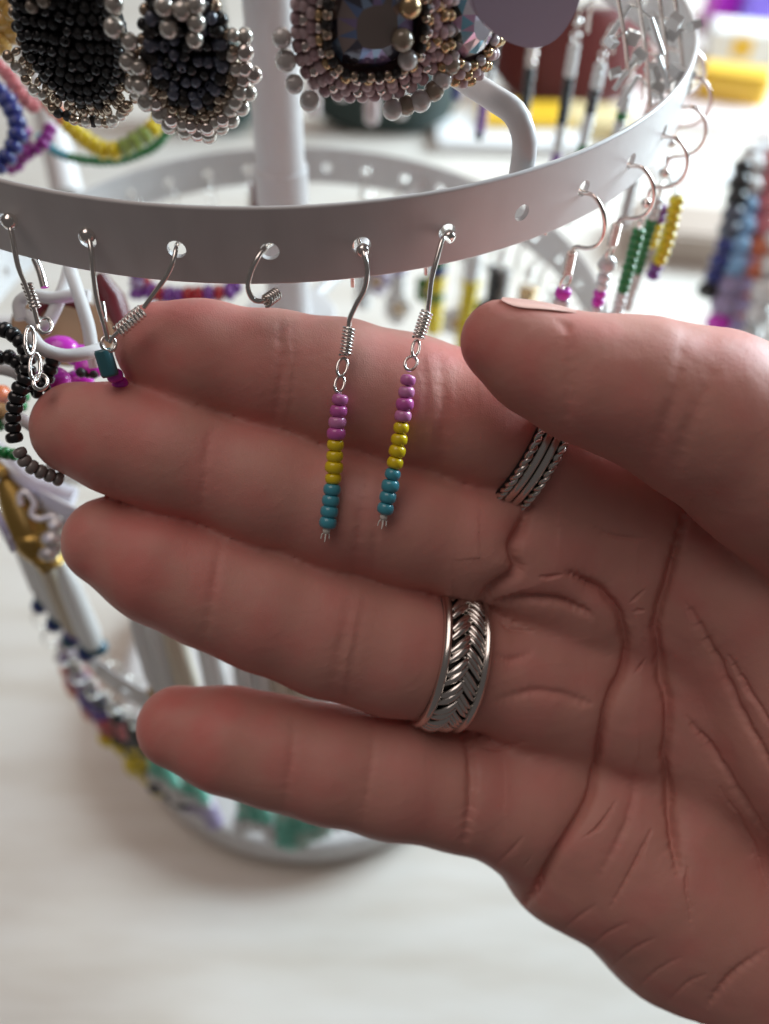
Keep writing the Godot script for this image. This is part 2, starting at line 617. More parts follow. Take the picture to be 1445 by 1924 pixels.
# ---------------------------------------------------------------- the hand
# bones: px, py, radius in px, depth in mm; a chain per group. Group 4 is the palm.
const CHAINS := [
	[0, [[300, 652, 84, 140.5], [380, 668, 98, 141], [520, 695, 105, 142], [640, 722, 116, 143], [760, 752, 118, 145], [900, 790, 123, 148], [1020, 835, 126, 151], [1200, 930, 126, 154]]],
	[1, [[148, 806, 89, 142], [230, 826, 101, 142], [320, 850, 107, 142.5], [500, 910, 108, 144], [640, 952, 113, 146], [760, 985, 109, 148], [900, 1022, 108, 150], [1000, 1050, 111, 153], [1250, 1150, 121, 157]]],
	[2, [[203, 1018, 85, 146], [300, 1062, 105, 146], [400, 1102, 111, 147], [500, 1140, 117, 148], [620, 1182, 123, 150], [740, 1218, 121, 152], [860, 1245, 113, 154], [980, 1270, 114, 157], [1250, 1330, 126, 160]]],
	[3, [[335, 1366, 78, 153], [430, 1390, 94, 153], [520, 1412, 99, 154], [620, 1436, 105, 155], [740, 1458, 111, 157], [860, 1478, 111, 159], [980, 1510, 117, 161], [1250, 1580, 141, 163]]],
	[4, [[1030, 900, 112, 152], [1300, 1080, 125, 153], [1700, 1400, 150, 152]]],
	[4, [[1030, 1075, 108, 155], [1350, 1230, 125, 160], [1700, 1500, 150, 155]]],
	[4, [[1010, 1290, 116, 159], [1350, 1400, 135, 163], [1700, 1600, 150, 160]]],
	[4, [[1000, 1510, 114, 163], [1080, 1600, 120, 165], [1300, 1720, 158, 168], [1650, 1900, 185, 166]]],
	[4, [[1250, 1640, 138, 160], [1500, 1800, 168, 160]]],
	[4, [[1440, 1150, 140, 147], [1580, 1400, 190, 146], [1750, 1600, 240, 152]]],
	[4, [[1750, 1650, 260, 152], [2200, 2000, 270, 150]]],
	[5, [[940, 640, 77, 125], [1010, 678, 96, 125], [1100, 712, 114, 125], [1200, 735, 131, 126], [1320, 780, 156, 128], [1460, 850, 186, 131], [1650, 1000, 210, 136], [1760, 1200, 230, 142]]],
]
# creases of the skin: width in mm, depth in mm, px points
const CREASES := [
	[0.40, 0.77, [[1060, 1590], [1120, 1560], [1160, 1500]]],
	[0.40, 0.70, [[1160, 1290], [1200, 1260], [1240, 1200]]],
	[0.40, 0.63, [[975, 1075], [1030, 1085], [1075, 1075]]],
	[0.40, 0.56, [[920, 1150], [960, 1180], [1010, 1185]]],
	[0.40, 0.56, [[880, 1395], [930, 1405], [990, 1395]]],
	[0.45, 0.63, [[1250, 1500], [1200, 1610], [1150, 1700]]],
	[0.40, 0.56, [[1300, 1560], [1290, 1650], [1300, 1740]]],
	[0.40, 0.56, [[1330, 1440], [1400, 1560], [1450, 1680]]],
	[0.40, 0.56, [[1240, 1080], [1200, 1120], [1165, 1150]]],
	[0.40, 0.49, [[1100, 980], [1160, 1010], [1230, 1010]]],
	[0.45, 0.3, [[1045, 1760], [1085, 1725], [1120, 1700]]],
	[0.40, 0.3, [[1095, 1790], [1140, 1755], [1180, 1735]]],
	[0.40, 0.3, [[1140, 1825], [1190, 1785], [1230, 1765]]],
	[0.40, 0.3, [[1195, 1860], [1235, 1825], [1280, 1800]]],
	[0.40, 0.3, [[1250, 1890], [1290, 1850], [1330, 1830]]],
	[0.40, 0.3, [[925, 1630], [960, 1600], [985, 1570]]],
	[0.40, 0.3, [[960, 1655], [990, 1625], [1010, 1590]]],
	[0.69, 2.65, [[975, 1712], [1010, 1668], [1060, 1590], [1110, 1500], [1130, 1400], [1150, 1310], [1175, 1250], [1170, 1180], [1155, 1140], [1120, 1105], [1070, 1076]]],
	[0.75, 2.75, [[1300, 935], [1265, 1050], [1235, 1160], [1235, 1230], [1260, 1340], [1252, 1440], [1265, 1550], [1275, 1640]]],
	[0.75, 1.90, [[905, 1140], [980, 1132], [1050, 1135], [1110, 1158]]],
	[0.88, 3.20, [[992, 945], [985, 985], [970, 1025], [975, 1075], [930, 1112], [900, 1140]]],
	[0.56, 1.05, [[1265, 1320], [1330, 1400], [1390, 1500], [1460, 1600]]],
	[0.62, 1.13, [[1275, 1110], [1340, 1230], [1390, 1340], [1460, 1460]]],
	[0.56, 0.78, [[1350, 1210], [1400, 1290], [1460, 1380]]],
	[0.9, 1.15, [[862, 1350], [885, 1410], [887, 1500], [872, 1590]]],
	[0.88, 0.62, [[1200, 1420], [1180, 1540], [1130, 1640]]],
	[1.00, 0.70, [[930, 1320], [1000, 1300], [1070, 1310], [1130, 1330]]],
	[0.88, 0.62, [[925, 1230], [960, 1240], [1000, 1225]]],
	[0.62, 0.62, [[1170, 1170], [1200, 1150], [1240, 1165]]],
	[0.50, 0.70, [[1240, 1235], [1215, 1215], [1200, 1190]]],
	[0.75, 0.87, [[1445, 1780], [1380, 1830], [1330, 1890]]],
	[1.08, 0.38, [[520, 575], [530, 690], [515, 800]]],
	[0.98, 0.22, [[545, 585], [552, 690], [540, 800]]],
	[1.17, 0.32, [[820, 635], [835, 750], [828, 880]]],
	[0.98, 0.22, [[790, 640], [802, 750], [795, 880]]],
	[1.08, 0.32, [[405, 790], [388, 850], [380, 960]]],
	[1.17, 0.36, [[690, 870], [680, 960], [665, 1075]]],
	[0.98, 0.22, [[720, 880], [712, 960], [700, 1080]]],
	[1.08, 0.36, [[420, 1000], [405, 1080], [385, 1200]]],
	[1.36, 0.36, [[660, 1095], [645, 1200], [620, 1310]]],
	[1.17, 0.28, [[690, 1100], [672, 1200], [650, 1320]]],
	[1.08, 0.32, [[555, 1330], [548, 1420], [535, 1515]]],
	[1.08, 0.32, [[705, 1345], [695, 1450], [680, 1550]]],
	[1.17, 0.36, [[1060, 610], [1072, 700], [1060, 820]]],
	[1.17, 0.36, [[1285, 620], [1262, 760], [1220, 880]]],
	[1.17, 0.32, [[1360, 660], [1300, 790], [1265, 900]]],
	[0.68, 0.28, [[1040, 596], [1062, 612], [1068, 628]]],
]

var bone_a: PackedVector3Array
var bone_d: PackedVector3Array
var bone_r: PackedFloat32Array
var bone_s: PackedFloat32Array
var bone_l: PackedFloat32Array
var bone_g: PackedInt32Array

func bone_distance(b: int, p: Vector3) -> float:
	var q := p - bone_a[b]
	var d := bone_d[b]
	var t := clampf(q.dot(d) * bone_l[b], 0.0, 1.0)
	return (q - d * t).length() - (bone_r[b] + t * bone_s[b])

func soft_min(a: float, b: float, k: float) -> float:
	var h := maxf(k - absf(a - b), 0.0) / k
	return minf(a, b) - h * h * k * 0.25

func hand_field(p: Vector3, near: PackedInt32Array) -> float:
	var d := [99.0, 99.0, 99.0, 99.0, 99.0, 99.0]
	for b in near:
		var q := p - bone_a[b]
		var dd := bone_d[b]
		var t := clampf(q.dot(dd) * bone_l[b], 0.0, 1.0)
		var x := (q - dd * t).length() - (bone_r[b] + t * bone_s[b])
		var g := bone_g[b]
		var k := 8.0 if g == 4 else 3.0
		var y: float = d[g]
		var h := k - absf(x - y)
		d[g] = minf(x, y) - (h * h / k * 0.25 if h > 0.0 else 0.0)
	var palm: float = d[4]
	var all := palm
	for g in [0, 1, 2, 3]:
		if d[g] < 50.0:
			all = soft_min(all, d[g], 1.0) if palm > 6.0 else minf(all, soft_min(d[g], palm, 3.5))
	if d[5] < 50.0:
		all = soft_min(all, d[5], 1.2)
	return all

var segs := []
var buckets := {}

# how deep the creases cut at a pixel; mm is the size of a pixel there
func crease_cut(px: Vector2, mm: float) -> float:
	var list = buckets.get(int(px.y / 50.0) * 100 + int(px.x / 50.0))
	if list == null:
		return 0.0
	var cut := 0.0
	for k in list:
		var sg: Array = segs[k]
		var a: Vector2 = sg[0]
		var ab: Vector2 = sg[1] - a
		var t := clampf((px - a).dot(ab) / ab.length_squared(), 0.0, 1.0)
		var dist := (px - a - ab * t).length() * mm
		var s: float = sg[2]
		if dist < s * 8.0:
			cut = maxf(cut, sg[3] * (0.6 * exp(-pow(dist / (s * 0.7), 2.0)) + 0.22 * exp(-pow(dist / (s * 1.8), 2.0)) + 0.18 * exp(-pow(dist / (s * 4.5), 2.0))))
	return cut

func build_hand() -> void:
	for chain in CHAINS:
		var list: Array = chain[1]
		for i in list.size() - 1:
			var a: Array = list[i]
			var b: Array = list[i + 1]
			var pa := at_cam(a[0], a[1], a[3]) * 1000.0
			var pb := at_cam(b[0], b[1], b[3]) * 1000.0
			bone_a.append(pa)
			bone_d.append(pb - pa)
			bone_l.append(1.0 / (pb - pa).length_squared())
			var ra: float = a[2] * a[3] / PXF
			bone_r.append(ra)
			bone_s.append(b[2] * b[3] / PXF - ra)
			bone_g.append(chain[0])
	var h := 0.7
	var B := 6
	var lo := Vector3(-72, -90, -190)
	var hi := Vector3(112, 42, -106)
	var nb := Vector3i(((hi - lo) / (h * B)).ceil())
	var key_y := nb.x * B + 2
	var key_z := key_y * (nb.y * B + 2)
	var cell_vert := {}
	var edges := PackedInt32Array()          # key, axis, sign
	var pos := PackedVector3Array()
	var cubes := [0, 1, 2, 3, 4, 5, 6, 7]
	var every := PackedInt32Array(range(bone_a.size()))
	var n1 := B + 1
	var vals := PackedFloat32Array()
	vals.resize(n1 * n1 * n1)
	var half_diag := h * B * 0.866
	var eA := [0, 2, 4, 6, 0, 1, 4, 5, 0, 1, 2, 3]
	var eB := [1, 3, 5, 7, 2, 3, 6, 7, 4, 5, 6, 7]
	for bz in nb.z:
		for by in nb.y:
			for bx in nb.x:
				var o := lo + Vector3(bx, by, bz) * (h * B)
				var mid := o + Vector3.ONE * (h * B * 0.5)
				var best := 1e9
				var ds := PackedFloat32Array()
				for b in every:
					var x := bone_distance(b, mid)
					ds.append(x)
					best = minf(best, x)
				if best > half_diag + 9.0 or best < -half_diag - 6.0:
					continue
				if absf(hand_field(mid, every)) > half_diag * 1.15 + 0.5:
					continue
				var near := PackedInt32Array()
				for b in every:
					if ds[b] < best + 2.0 * half_diag + 18.0:
						near.append(b)
				var any_in := false
				var any_out := false
				var w := 0
				for z in n1:
					for y in n1:
						for x in n1:
							var f := hand_field(o + Vector3(x, y, z) * h, near)
							vals[w] = f
							w += 1
							if f < 0.0: any_in = true
							else: any_out = true
				if not (any_in and any_out):
					continue
				for z in B:
					for y in B:
						for x in B:
							var w0 := (z * n1 + y) * n1 + x
							var c := [vals[w0], vals[w0 + 1], vals[w0 + n1], vals[w0 + n1 + 1], vals[w0 + n1 * n1], vals[w0 + n1 * n1 + 1], vals[w0 + n1 * n1 + n1], vals[w0 + n1 * n1 + n1 + 1]]
							var inside := 0
							for q in cubes:
								if c[q] < 0.0: inside += 1
							if inside == 0 or inside == 8:
								continue
							var sum := Vector3.ZERO
							var cnt := 0
							for e in 12:
								var fa: float = c[eA[e]]
								var fb: float = c[eB[e]]
								if (fa < 0.0) != (fb < 0.0):
									var t := fa / (fa - fb)
									var ia: int = eA[e]
									var ib: int = eB[e]
									sum += Vector3(ia & 1, (ia >> 1) & 1, ia >> 2).lerp(Vector3(ib & 1, (ib >> 1) & 1, ib >> 2), t)
									cnt += 1
							var key := (bx * B + x) + (by * B + y) * key_y + (bz * B + z) * key_z
							cell_vert[key] = pos.size()
							pos.append(o + (Vector3(x, y, z) + sum / cnt) * h)
							for ax in 3:
								var other: float = c[1 << ax]
								if (c[0] < 0.0) != (other < 0.0):
									edges.append(key)
									edges.append(ax)
									edges.append(1 if c[0] < 0.0 else -1)
	var tris := PackedInt32Array()
	var strides := [1, key_y, key_z]
	for i in range(0, edges.size(), 3):
		var key := edges[i]
		var ax := edges[i + 1]
		var s1: int = strides[(ax + 1) % 3]
		var s2: int = strides[(ax + 2) % 3]
		var a: int = cell_vert.get(key, -1)
		var b: int = cell_vert.get(key - s1, -1)
		var c: int = cell_vert.get(key - s1 - s2, -1)
		var d: int = cell_vert.get(key - s2, -1)
		if a < 0 or b < 0 or c < 0 or d < 0:
			continue
		if edges[i + 2] > 0:
			tris.append_array([a, c, b, a, d, c])
		else:
			tris.append_array([a, b, c, a, c, d])
	for pass_ in 5:
		var sum := PackedVector3Array()
		sum.resize(pos.size())
		var cnt := PackedInt32Array()
		cnt.resize(pos.size())
		for i in range(0, tris.size(), 3):
			var a := tris[i]
			var b := tris[i + 1]
			var c := tris[i + 2]
			sum[a] += pos[b] + pos[c]
			sum[b] += pos[a] + pos[c]
			sum[c] += pos[a] + pos[b]
			cnt[a] += 2
			cnt[b] += 2
			cnt[c] += 2
		for i in pos.size():
			if cnt[i] > 0:
				pos[i] = pos[i].lerp(sum[i] / cnt[i], 0.6)
	# one finer level: every triangle becomes four, new points bent to the curve of the surface
	var nor := face_normals(pos, tris)
	var middle := {}
	var fine := PackedInt32Array()
	for i in range(0, tris.size(), 3):
		var m := [0, 0, 0]
		for e in 3:
			var a := tris[i + e]
			var b := tris[i + (e + 1) % 3]
			var key := (mini(a, b) << 32) | maxi(a, b)
			var got: int = middle.get(key, -1)
			if got < 0:
				var p := (pos[a] + pos[b]) * 0.5
				var pa := p - nor[a] * (p - pos[a]).dot(nor[a])
				var pb := p - nor[b] * (p - pos[b]).dot(nor[b])
				got = pos.size()
				pos.append(p * 0.4 + (pa + pb) * 0.3)
				nor.append((nor[a] + nor[b]).normalized())
				middle[key] = got
			m[e] = got
		fine.append_array([tris[i], m[0], m[2], m[0], tris[i + 1], m[1], m[2], m[1], tris[i + 2], m[0], m[1], m[2]])
	tris = fine
	segs.clear()
	for cr in CREASES:
		var pts := []
		for q in cr[2]:
			pts.append(Vector3(q[0], q[1], 0))
		pts = smooth(pts, 5)
		for i in pts.size() - 1:
			var f0 := minf(1.0, minf(i, pts.size() - 1 - i) / 5.0 + 0.04)
			segs.append([Vector2(pts[i].x, pts[i].y), Vector2(pts[i + 1].x, pts[i + 1].y), cr[0] * (1.35 if cr[1] > 1.0 else 1.1), minf(cr[1] * 1.15, 2.8) * f0])
	buckets.clear()
	for k in segs.size():
		var a: Vector2 = segs[k][0]
		var b: Vector2 = segs[k][1]
		var r := 44.0
		for gy in range(int((minf(a.y, b.y) - r) / 50.0), int((maxf(a.y, b.y) + r) / 50.0) + 1):
			for gx in range(int((minf(a.x, b.x) - r) / 50.0), int((maxf(a.x, b.x) + r) / 50.0) + 1):
				var bk := gy * 100 + gx
				if not buckets.has(bk):
					buckets[bk] = PackedInt32Array()
				buckets[bk].append(k)
	# finer still along the creases: edges whose two ends lie near one are halved
	var close := PackedByteArray()
	close.resize(pos.size())
	for i in pos.size():
		var p := pos[i]
		if nor[i].dot(-p.normalized()) > 0.0:
			if crease_cut(Vector2(722.5 + PXF * p.x / -p.z, 962.0 - PXF * p.y / -p.z), -p.z / PXF) > 0.05:
				close[i] = 1
	middle.clear()
	fine = PackedInt32Array()
	for i in range(0, tris.size(), 3):
		var m := [-1, -1, -1]
		for e in 3:
			var a := tris[i + e]
			var b := tris[i + (e + 1) % 3]
			if close[a] == 1 and close[b] == 1:
				var key := (mini(a, b) << 32) | maxi(a, b)
				var got: int = middle.get(key, -1)
				if got < 0:
					got = pos.size()
					pos.append((pos[a] + pos[b]) * 0.5)
					nor.append((nor[a] + nor[b]).normalized())
					middle[key] = got
				m[e] = got
		var v0 := tris[i]
		var v1 := tris[i + 1]
		var v2 := tris[i + 2]
		if m[0] < 0 and m[1] < 0 and m[2] < 0:
			fine.append_array([v0, v1, v2])
		elif m[0] >= 0 and m[1] >= 0 and m[2] >= 0:
			fine.append_array([v0, m[0], m[2], m[0], v1, m[1], m[2], m[1], v2, m[0], m[1], m[2]])
		elif m[0] >= 0:
			fine.append_array([v0, m[0], v2, m[0], v1, v2])
		elif m[1] >= 0:
			fine.append_array([v1, m[1], v0, m[1], v2, v0])
		else:
			fine.append_array([v2, m[2], v1, m[2], v0, v1])
	tris = fine
	# creases and the small unevenness of skin
	var soft := FastNoiseLite.new()
	soft.seed = 5
	soft.frequency = 0.12
	soft.fractal_octaves = 3
	var wrinkle := FastNoiseLite.new()
	wrinkle.seed = 9
	wrinkle.frequency = 1.1
	wrinkle.fractal_octaves = 2
	var touched := PackedByteArray()
	touched.resize(pos.size())
	var tints := PackedColorArray()
	tints.resize(pos.size())
	var tips := [Vector2(290, 650), Vector2(150, 805), Vector2(210, 1015), Vector2(340, 1366), Vector2(930, 650)]
	for i in pos.size():
		var p := pos[i]
		var q := nor[i]
		var move := soft.get_noise_3dv(p) * 0.06 + soft.get_noise_3dv(p * 0.45 + Vector3(9, 3, 70)) * 0.3 * smoothstep(10.0, 35.0, p.x) + wrinkle.get_noise_3dv(p) * 0.02
		var px := Vector2(722.5 + PXF * p.x / -p.z, 962.0 - PXF * p.y / -p.z)
		var view := q.dot(-p.normalized())
		if view > 0.0:
			var wob := soft.get_noise_2d(px.x * 0.15, px.y * 0.15) * 3.0
			var cut := crease_cut(px + Vector2(wob, -wob), -p.z / PXF)
			if cut > 0.001:
				move += -cut * minf(1.0, view * 2.5)
				if cut > 0.06:
					touched[i] = 1
		pos[i] = p + q * move
		# colour of the skin itself: blotches, redder pads of the fingers, yellower middle of the palm
		var red := 0.0
		for tp in tips:
			red = maxf(red, exp(-px.distance_squared_to(tp) / (2.0 * 120.0 * 120.0)))
		var blot := soft.get_noise_3dv(p * 0.8 + Vector3(40, 0, 0))
		var base := Color(0.62, 0.288, 0.245).lerp(Color(0.65, 0.215, 0.188), clampf(red * 0.7 + blot * 0.5, 0.0, 1.0))
		base = base.lerp(Color(0.60, 0.31, 0.25), clampf(-blot * 0.7 + 0.15, 0.0, 0.6))
		tints[i] = base
	for pass_ in 1:
		var sum := PackedVector3Array()
		sum.resize(pos.size())
		var cnt := PackedInt32Array()
		cnt.resize(pos.size())
		for i in range(0, tris.size(), 3):
			var a := tris[i]
			var b := tris[i + 1]
			var c := tris[i + 2]
			if touched[a] + touched[b] + touched[c] == 0:
				continue
			var all := pos[a] + pos[b] + pos[c]
			sum[a] += all - pos[a]
			sum[b] += all - pos[b]
			sum[c] += all - pos[c]
			cnt[a] += 2
			cnt[b] += 2
			cnt[c] += 2
		for i in pos.size():
			if touched[i] == 1 and cnt[i] > 0:
				pos[i] = pos[i].lerp(sum[i] / cnt[i], 0.5)
	nor = face_normals(pos, tris)
	var centre := Vector3(35, -15, -150)
	for i in pos.size():
		pos[i] = (pos[i] - centre) * 0.001
	var arr := []
	arr.resize(Mesh.ARRAY_MAX)
	arr[Mesh.ARRAY_VERTEX] = pos
	arr[Mesh.ARRAY_NORMAL] = nor
	arr[Mesh.ARRAY_COLOR] = tints
	arr[Mesh.ARRAY_INDEX] = tris
	var mesh := ArrayMesh.new()
	mesh.add_surface_from_arrays(Mesh.PRIMITIVE_TRIANGLES, arr)
	var hand := solo("hand", mesh, M.skin, "open right hand, palm up, fingers together behind two bead earrings", "hand")
	hand.transform = Transform3D(CAM.basis, CAM * (centre * 0.001))
	build_nail(hand)

func face_normals(pos: PackedVector3Array, tris: PackedInt32Array) -> PackedVector3Array:
	var nor := PackedVector3Array()
	nor.resize(pos.size())
	for i in range(0, tris.size(), 3):
		var a := pos[tris[i]]
		var g := (pos[tris[i + 2]] - a).cross(pos[tris[i + 1]] - a)
		nor[tris[i]] += g
		nor[tris[i + 1]] += g
		nor[tris[i + 2]] += g
	for i in pos.size():
		nor[i] = nor[i].normalized()
	return nor

# the thumb nail lies on the far upper side of the thumb; a sliver of it shows
func build_nail(hand: Node3D) -> void:
	var m := MB.new()
	var rows := []
	var inv := hand.transform.affine_inverse()
	for i in 15:
		var t := i / 14.0
		# along the thumb from the free edge (t = 0) to the cuticle
		var ax := at_cam(lerpf(912, 1060, t), lerpf(629, 695, t), 125.0)
		var rad: float = lerpf(71, 106, t) * 125.0 / PXF * 0.001 + 0.0003 + 0.0005 * sin(PI * t)
		var dir := (at_cam(1078, 703, 125) - at_cam(905, 626, 125)).normalized()
		var up := (Vector3(0.0, 1.0, 0.0) - dir * dir.y).normalized()
		var side := dir.cross(up)      # towards the camera or away
		if side.z < 0: side = -side
		var row := []
		var open := 1.0 - pow(absf(t * 2.0 - 1.0), 4.0) * 0.35
		for k in 15:
			var a := deg_to_rad(lerpf(lerpf(58, 30, t), -80, k / 14.0) * open)
			var o := up * cos(a) + side * sin(a)
			row.append(m.vert(inv * (CAM * (ax + o * rad)), (inv.basis * (CAM.basis * o)).normalized()))
		rows.append(row)
	for i in 14:
		for k in 14:
			m.quad(rows[i][k], rows[i][k + 1], rows[i + 1][k + 1], rows[i + 1][k])
	part("thumbnail", m, M.nail, hand)


# ---------------------------------------------------------------- the finger rings
func build_ring(called: String, label: String, px: Vector3, along: Vector3, r: float, width: float, braid: bool) -> void:
	var o := at(px.x, px.y, px.z)
	var ring := thing(called, label, "ring", o, "silver rings on the hand")
	ring.basis = facing(CAM.basis * along, CAM.basis.z)
	var inner := MB.new()
	var w := width / 2
	inner.lathe([Vector2(r - 0.0004, -w), Vector2(r + 0.0003, -w), Vector2(r + 0.0003, w), Vector2(r - 0.0004, w), Vector2(r - 0.0004, -w)], 96)
	part("band", inner, M.dark_silver, ring)
	if braid:
		for s in [-1.0, 1.0]:
			var m := MB.new()
			m.lathe(round_profile(r + 0.0006, s * (w - 0.0005), 0.00075, 0.0008), 96)
			part("edge_band", m, M.ring_silver, ring)
		# two columns of slanting wires that meet in the middle like a plait
		var n := 20
		for k in n:
			for col in 2:
				for wire in (2 if col == 0 else 3):
					var m := MB.new()
					var pts := []
					var rr := []
					for i in 13:
						var t := i / 12.0
						var y := lerpf(w - 0.0012, -0.0007, t) * (1.0 if col == 1 else -1.0)
						var a := TAU * (k + 0.5 * col) / n + t * 0.30 - 0.15 + (wire - 1) * (0.088 if col == 1 else 0.12) + (0.06 if col == 0 else 0.0)
						var lift := 0.0003 + 0.00085 * sin(PI * clampf(t * 0.9 + 0.12, 0, 1))
						pts.append(Vector3(cos(a) * (r + lift), y, sin(a) * (r + lift)))
						rr.append((0.00046 if col == 1 else 0.0007) * (0.55 + 0.45 * sin(PI * clampf(t * 0.85 + 0.1, 0, 1))))
					m.tube(pts, rr, 7)
					part("braid_wire", m, M.ring_silver, ring)
	else:
		# rope, plain, plain, rope
		for s in [-0.17, 0.17]:
			var m := MB.new()
			m.lathe(round_profile(r + 0.0006, s * width * 0.75, 0.00066, 0.00055), 96)
			part("plain_wire", m, M.ring_silver, ring)
		for s in [-1.0, 1.0]:
			for k in 2:
				var m := MB.new()
				var pts := []
				for i in 720:
					var a := TAU * i / 720.0
					var ph := a * 26.0 + PI * k
					pts.append(Vector3(cos(a) * (r + 0.0006 + 0.0003 * cos(ph)), s * (w - 0.0007) + 0.0003 * sin(ph), sin(a) * (r + 0.0006 + 0.0003 * cos(ph))))
				m.tube(pts, 0.00042, 6, true)
				part("rope_wire", m, M.ring_silver, ring)

func round_profile(r: float, y: float, wy: float, wr: float) -> Array:
	var out := []
	for i in 13:
		var a := TAU * i / 12.0
		out.append(Vector2(r + cos(a) * wr, y + sin(a) * wy))
	return out


# ---------------------------------------------------------------- jewellery
func pts_at(list: Array, per := 6) -> Array:
	var out := []
	for q in list:
		out.append(at(q[0], q[1], q[2]))
	return smooth(out, per) if per > 0 else out

func wire_at(parent: Node, list: Array, r := 0.00037, called := "ear_wire", mat: Material = null) -> void:
	var m := MB.new()
	m.tube(pts_at(list), r, 8)
	part(called, m, mat if mat else M.silver, parent)

# the two earrings that lie on the fingers
func build_held() -> void:
	var specs := [
		{"label": "pink, yellow and teal bead earring on the fingers, the one farther from the thumb", "hook": 4,
			"wire": [[683, 472, 126.5], [690, 505, 126.5], [686, 540, 127.4], [668, 575, 128.6], [657, 600, 129.4], [655, 622, 129.8]],
			"coil": [[656, 617, 129.8], [649, 668, 130.2]], "loops": [[643, 690, 130.4, 12, 17], [638, 722, 130.7, 11, 15]],
			"line": [[640, 740, 130.9], [632, 810, 132.1], [626, 900, 133.6], [615, 992, 134.6]], "end": [[614, 992, 134.6], [612, 1004, 134.8]]},
		{"label": "bead earring of pink, yellow and teal beads across the fingers, the one nearer the thumb", "hook": 5,
			"wire": [[833, 448, 129.5], [822, 482, 129.2], [811, 525, 129.6], [807, 560, 130.0], [804, 588, 130.4]],
			"coil": [[802, 586, 130.4], [786, 636, 131.2]], "loops": [[781, 655, 131.5, 8, 15], [772, 683, 131.8, 14, 13]],
			"line": [[768, 703, 132.0], [759, 770, 132.7], [744, 860, 134.0], [722, 966, 135.4]], "end": [[722, 966, 135.4], [719, 980, 135.6]]},
	]
	for s in specs:
		var th := theta(s.hook)
		var o := hole_at(1, th)
		var e := thing("bead_earring", s.label, "earring", o, "earrings hooked on the upper ring")
		e.position = Vector3.ZERO
		var out := Vector3(sin(th), 0, cos(th))
		var m := MB.new()
		var pts := []
		for p in [[-5.5, 11.0], [-6.0, 6.0], [-5.0, 2.0], [-2.6, 0.2], [0.0, 0.7], [1.6, 0.9]]:
			pts.append(o + out * p[0] * 0.001 + Vector3(0, -p[1] * 0.001, 0))
		for q in s.wire:
			pts.append(at(q[0], q[1], q[2]))
		m.tube(smooth(pts, 5), 0.00038, 8)
		part("ear_wire", m, M.silver, e)
		part("wire_bead", ball(0.00105, 14), M.silver, e, Transform3D(Basis(), o + out * 0.0012 + Vector3(0, -0.0003, 0)))
		var c: Array = s.coil
		part("coil", coil_mesh(at(c[0][0], c[0][1], c[0][2]), at(c[1][0], c[1][1], c[1][2]), 0.00085, 0.0002, 8), M.silver, e)
		for l in s.loops:
			var bs := CAM.basis
			var lm := MB.new()
			var lp := []
			for k in 22:
				var a := TAU * k / 22
				lp.append(at(l[0] + cos(a) * l[3] * 0.8 + sin(a) * l[4] * -0.15, l[1] + sin(a) * l[4], l[2] + cos(a + 0.7) * 0.4))
			lm.tube(lp, 0.00026, 6, true)
			part("wire_loop", lm, M.silver, e)
		var line := pts_at(s.line, 8)
		var thread := MB.new()
		thread.tube(line, 0.0002, 6)
		part("thread", thread, M.white_thread, e)
		var total := 0.0
		for i in line.size() - 1:
			total += (line[i] as Vector3).distance_to(line[i + 1])
		var pinks := [[M.pink, 1], [M.pink_deep, 1], [M.pink_pale, 1], [M.pink_deep, 1]] if s.hook == 4 else [[M.pink, 1], [M.pink_pale, 1], [M.pink_deep, 1], [M.pink_pale, 1]]
		thread_beads(e, line, 0.00132, total / 12.0, pinks + [[M.yellow, 4], [M.teal, 4]], 0.1, 18)
		var en: Array = s.end
		var k0 := at(en[0][0], en[0][1], en[0][2])
		var k1 := at(en[1][0], en[1][1], en[1][2])
		var knot := MB.new()
		knot.ball(k0.lerp(k1, 0.35), 0.00062, 10, Vector3(1, 1.2, 1))
		part("end_knot", knot, M.white_thread, e)
		var dir := (k1 - k0).normalized()
		for q in 4:
			var sp := Vector3(cos(q * 1.57), 0, sin(q * 1.57)) * 0.00055
			var f := MB.new()
			f.tube([k0 + dir * 0.0004, k1 + sp, k1 + dir * 0.0007 + sp * 1.15], [0.00016, 0.00013, 0.00009], 5)
			part("thread_end", f, M.white_thread, e)


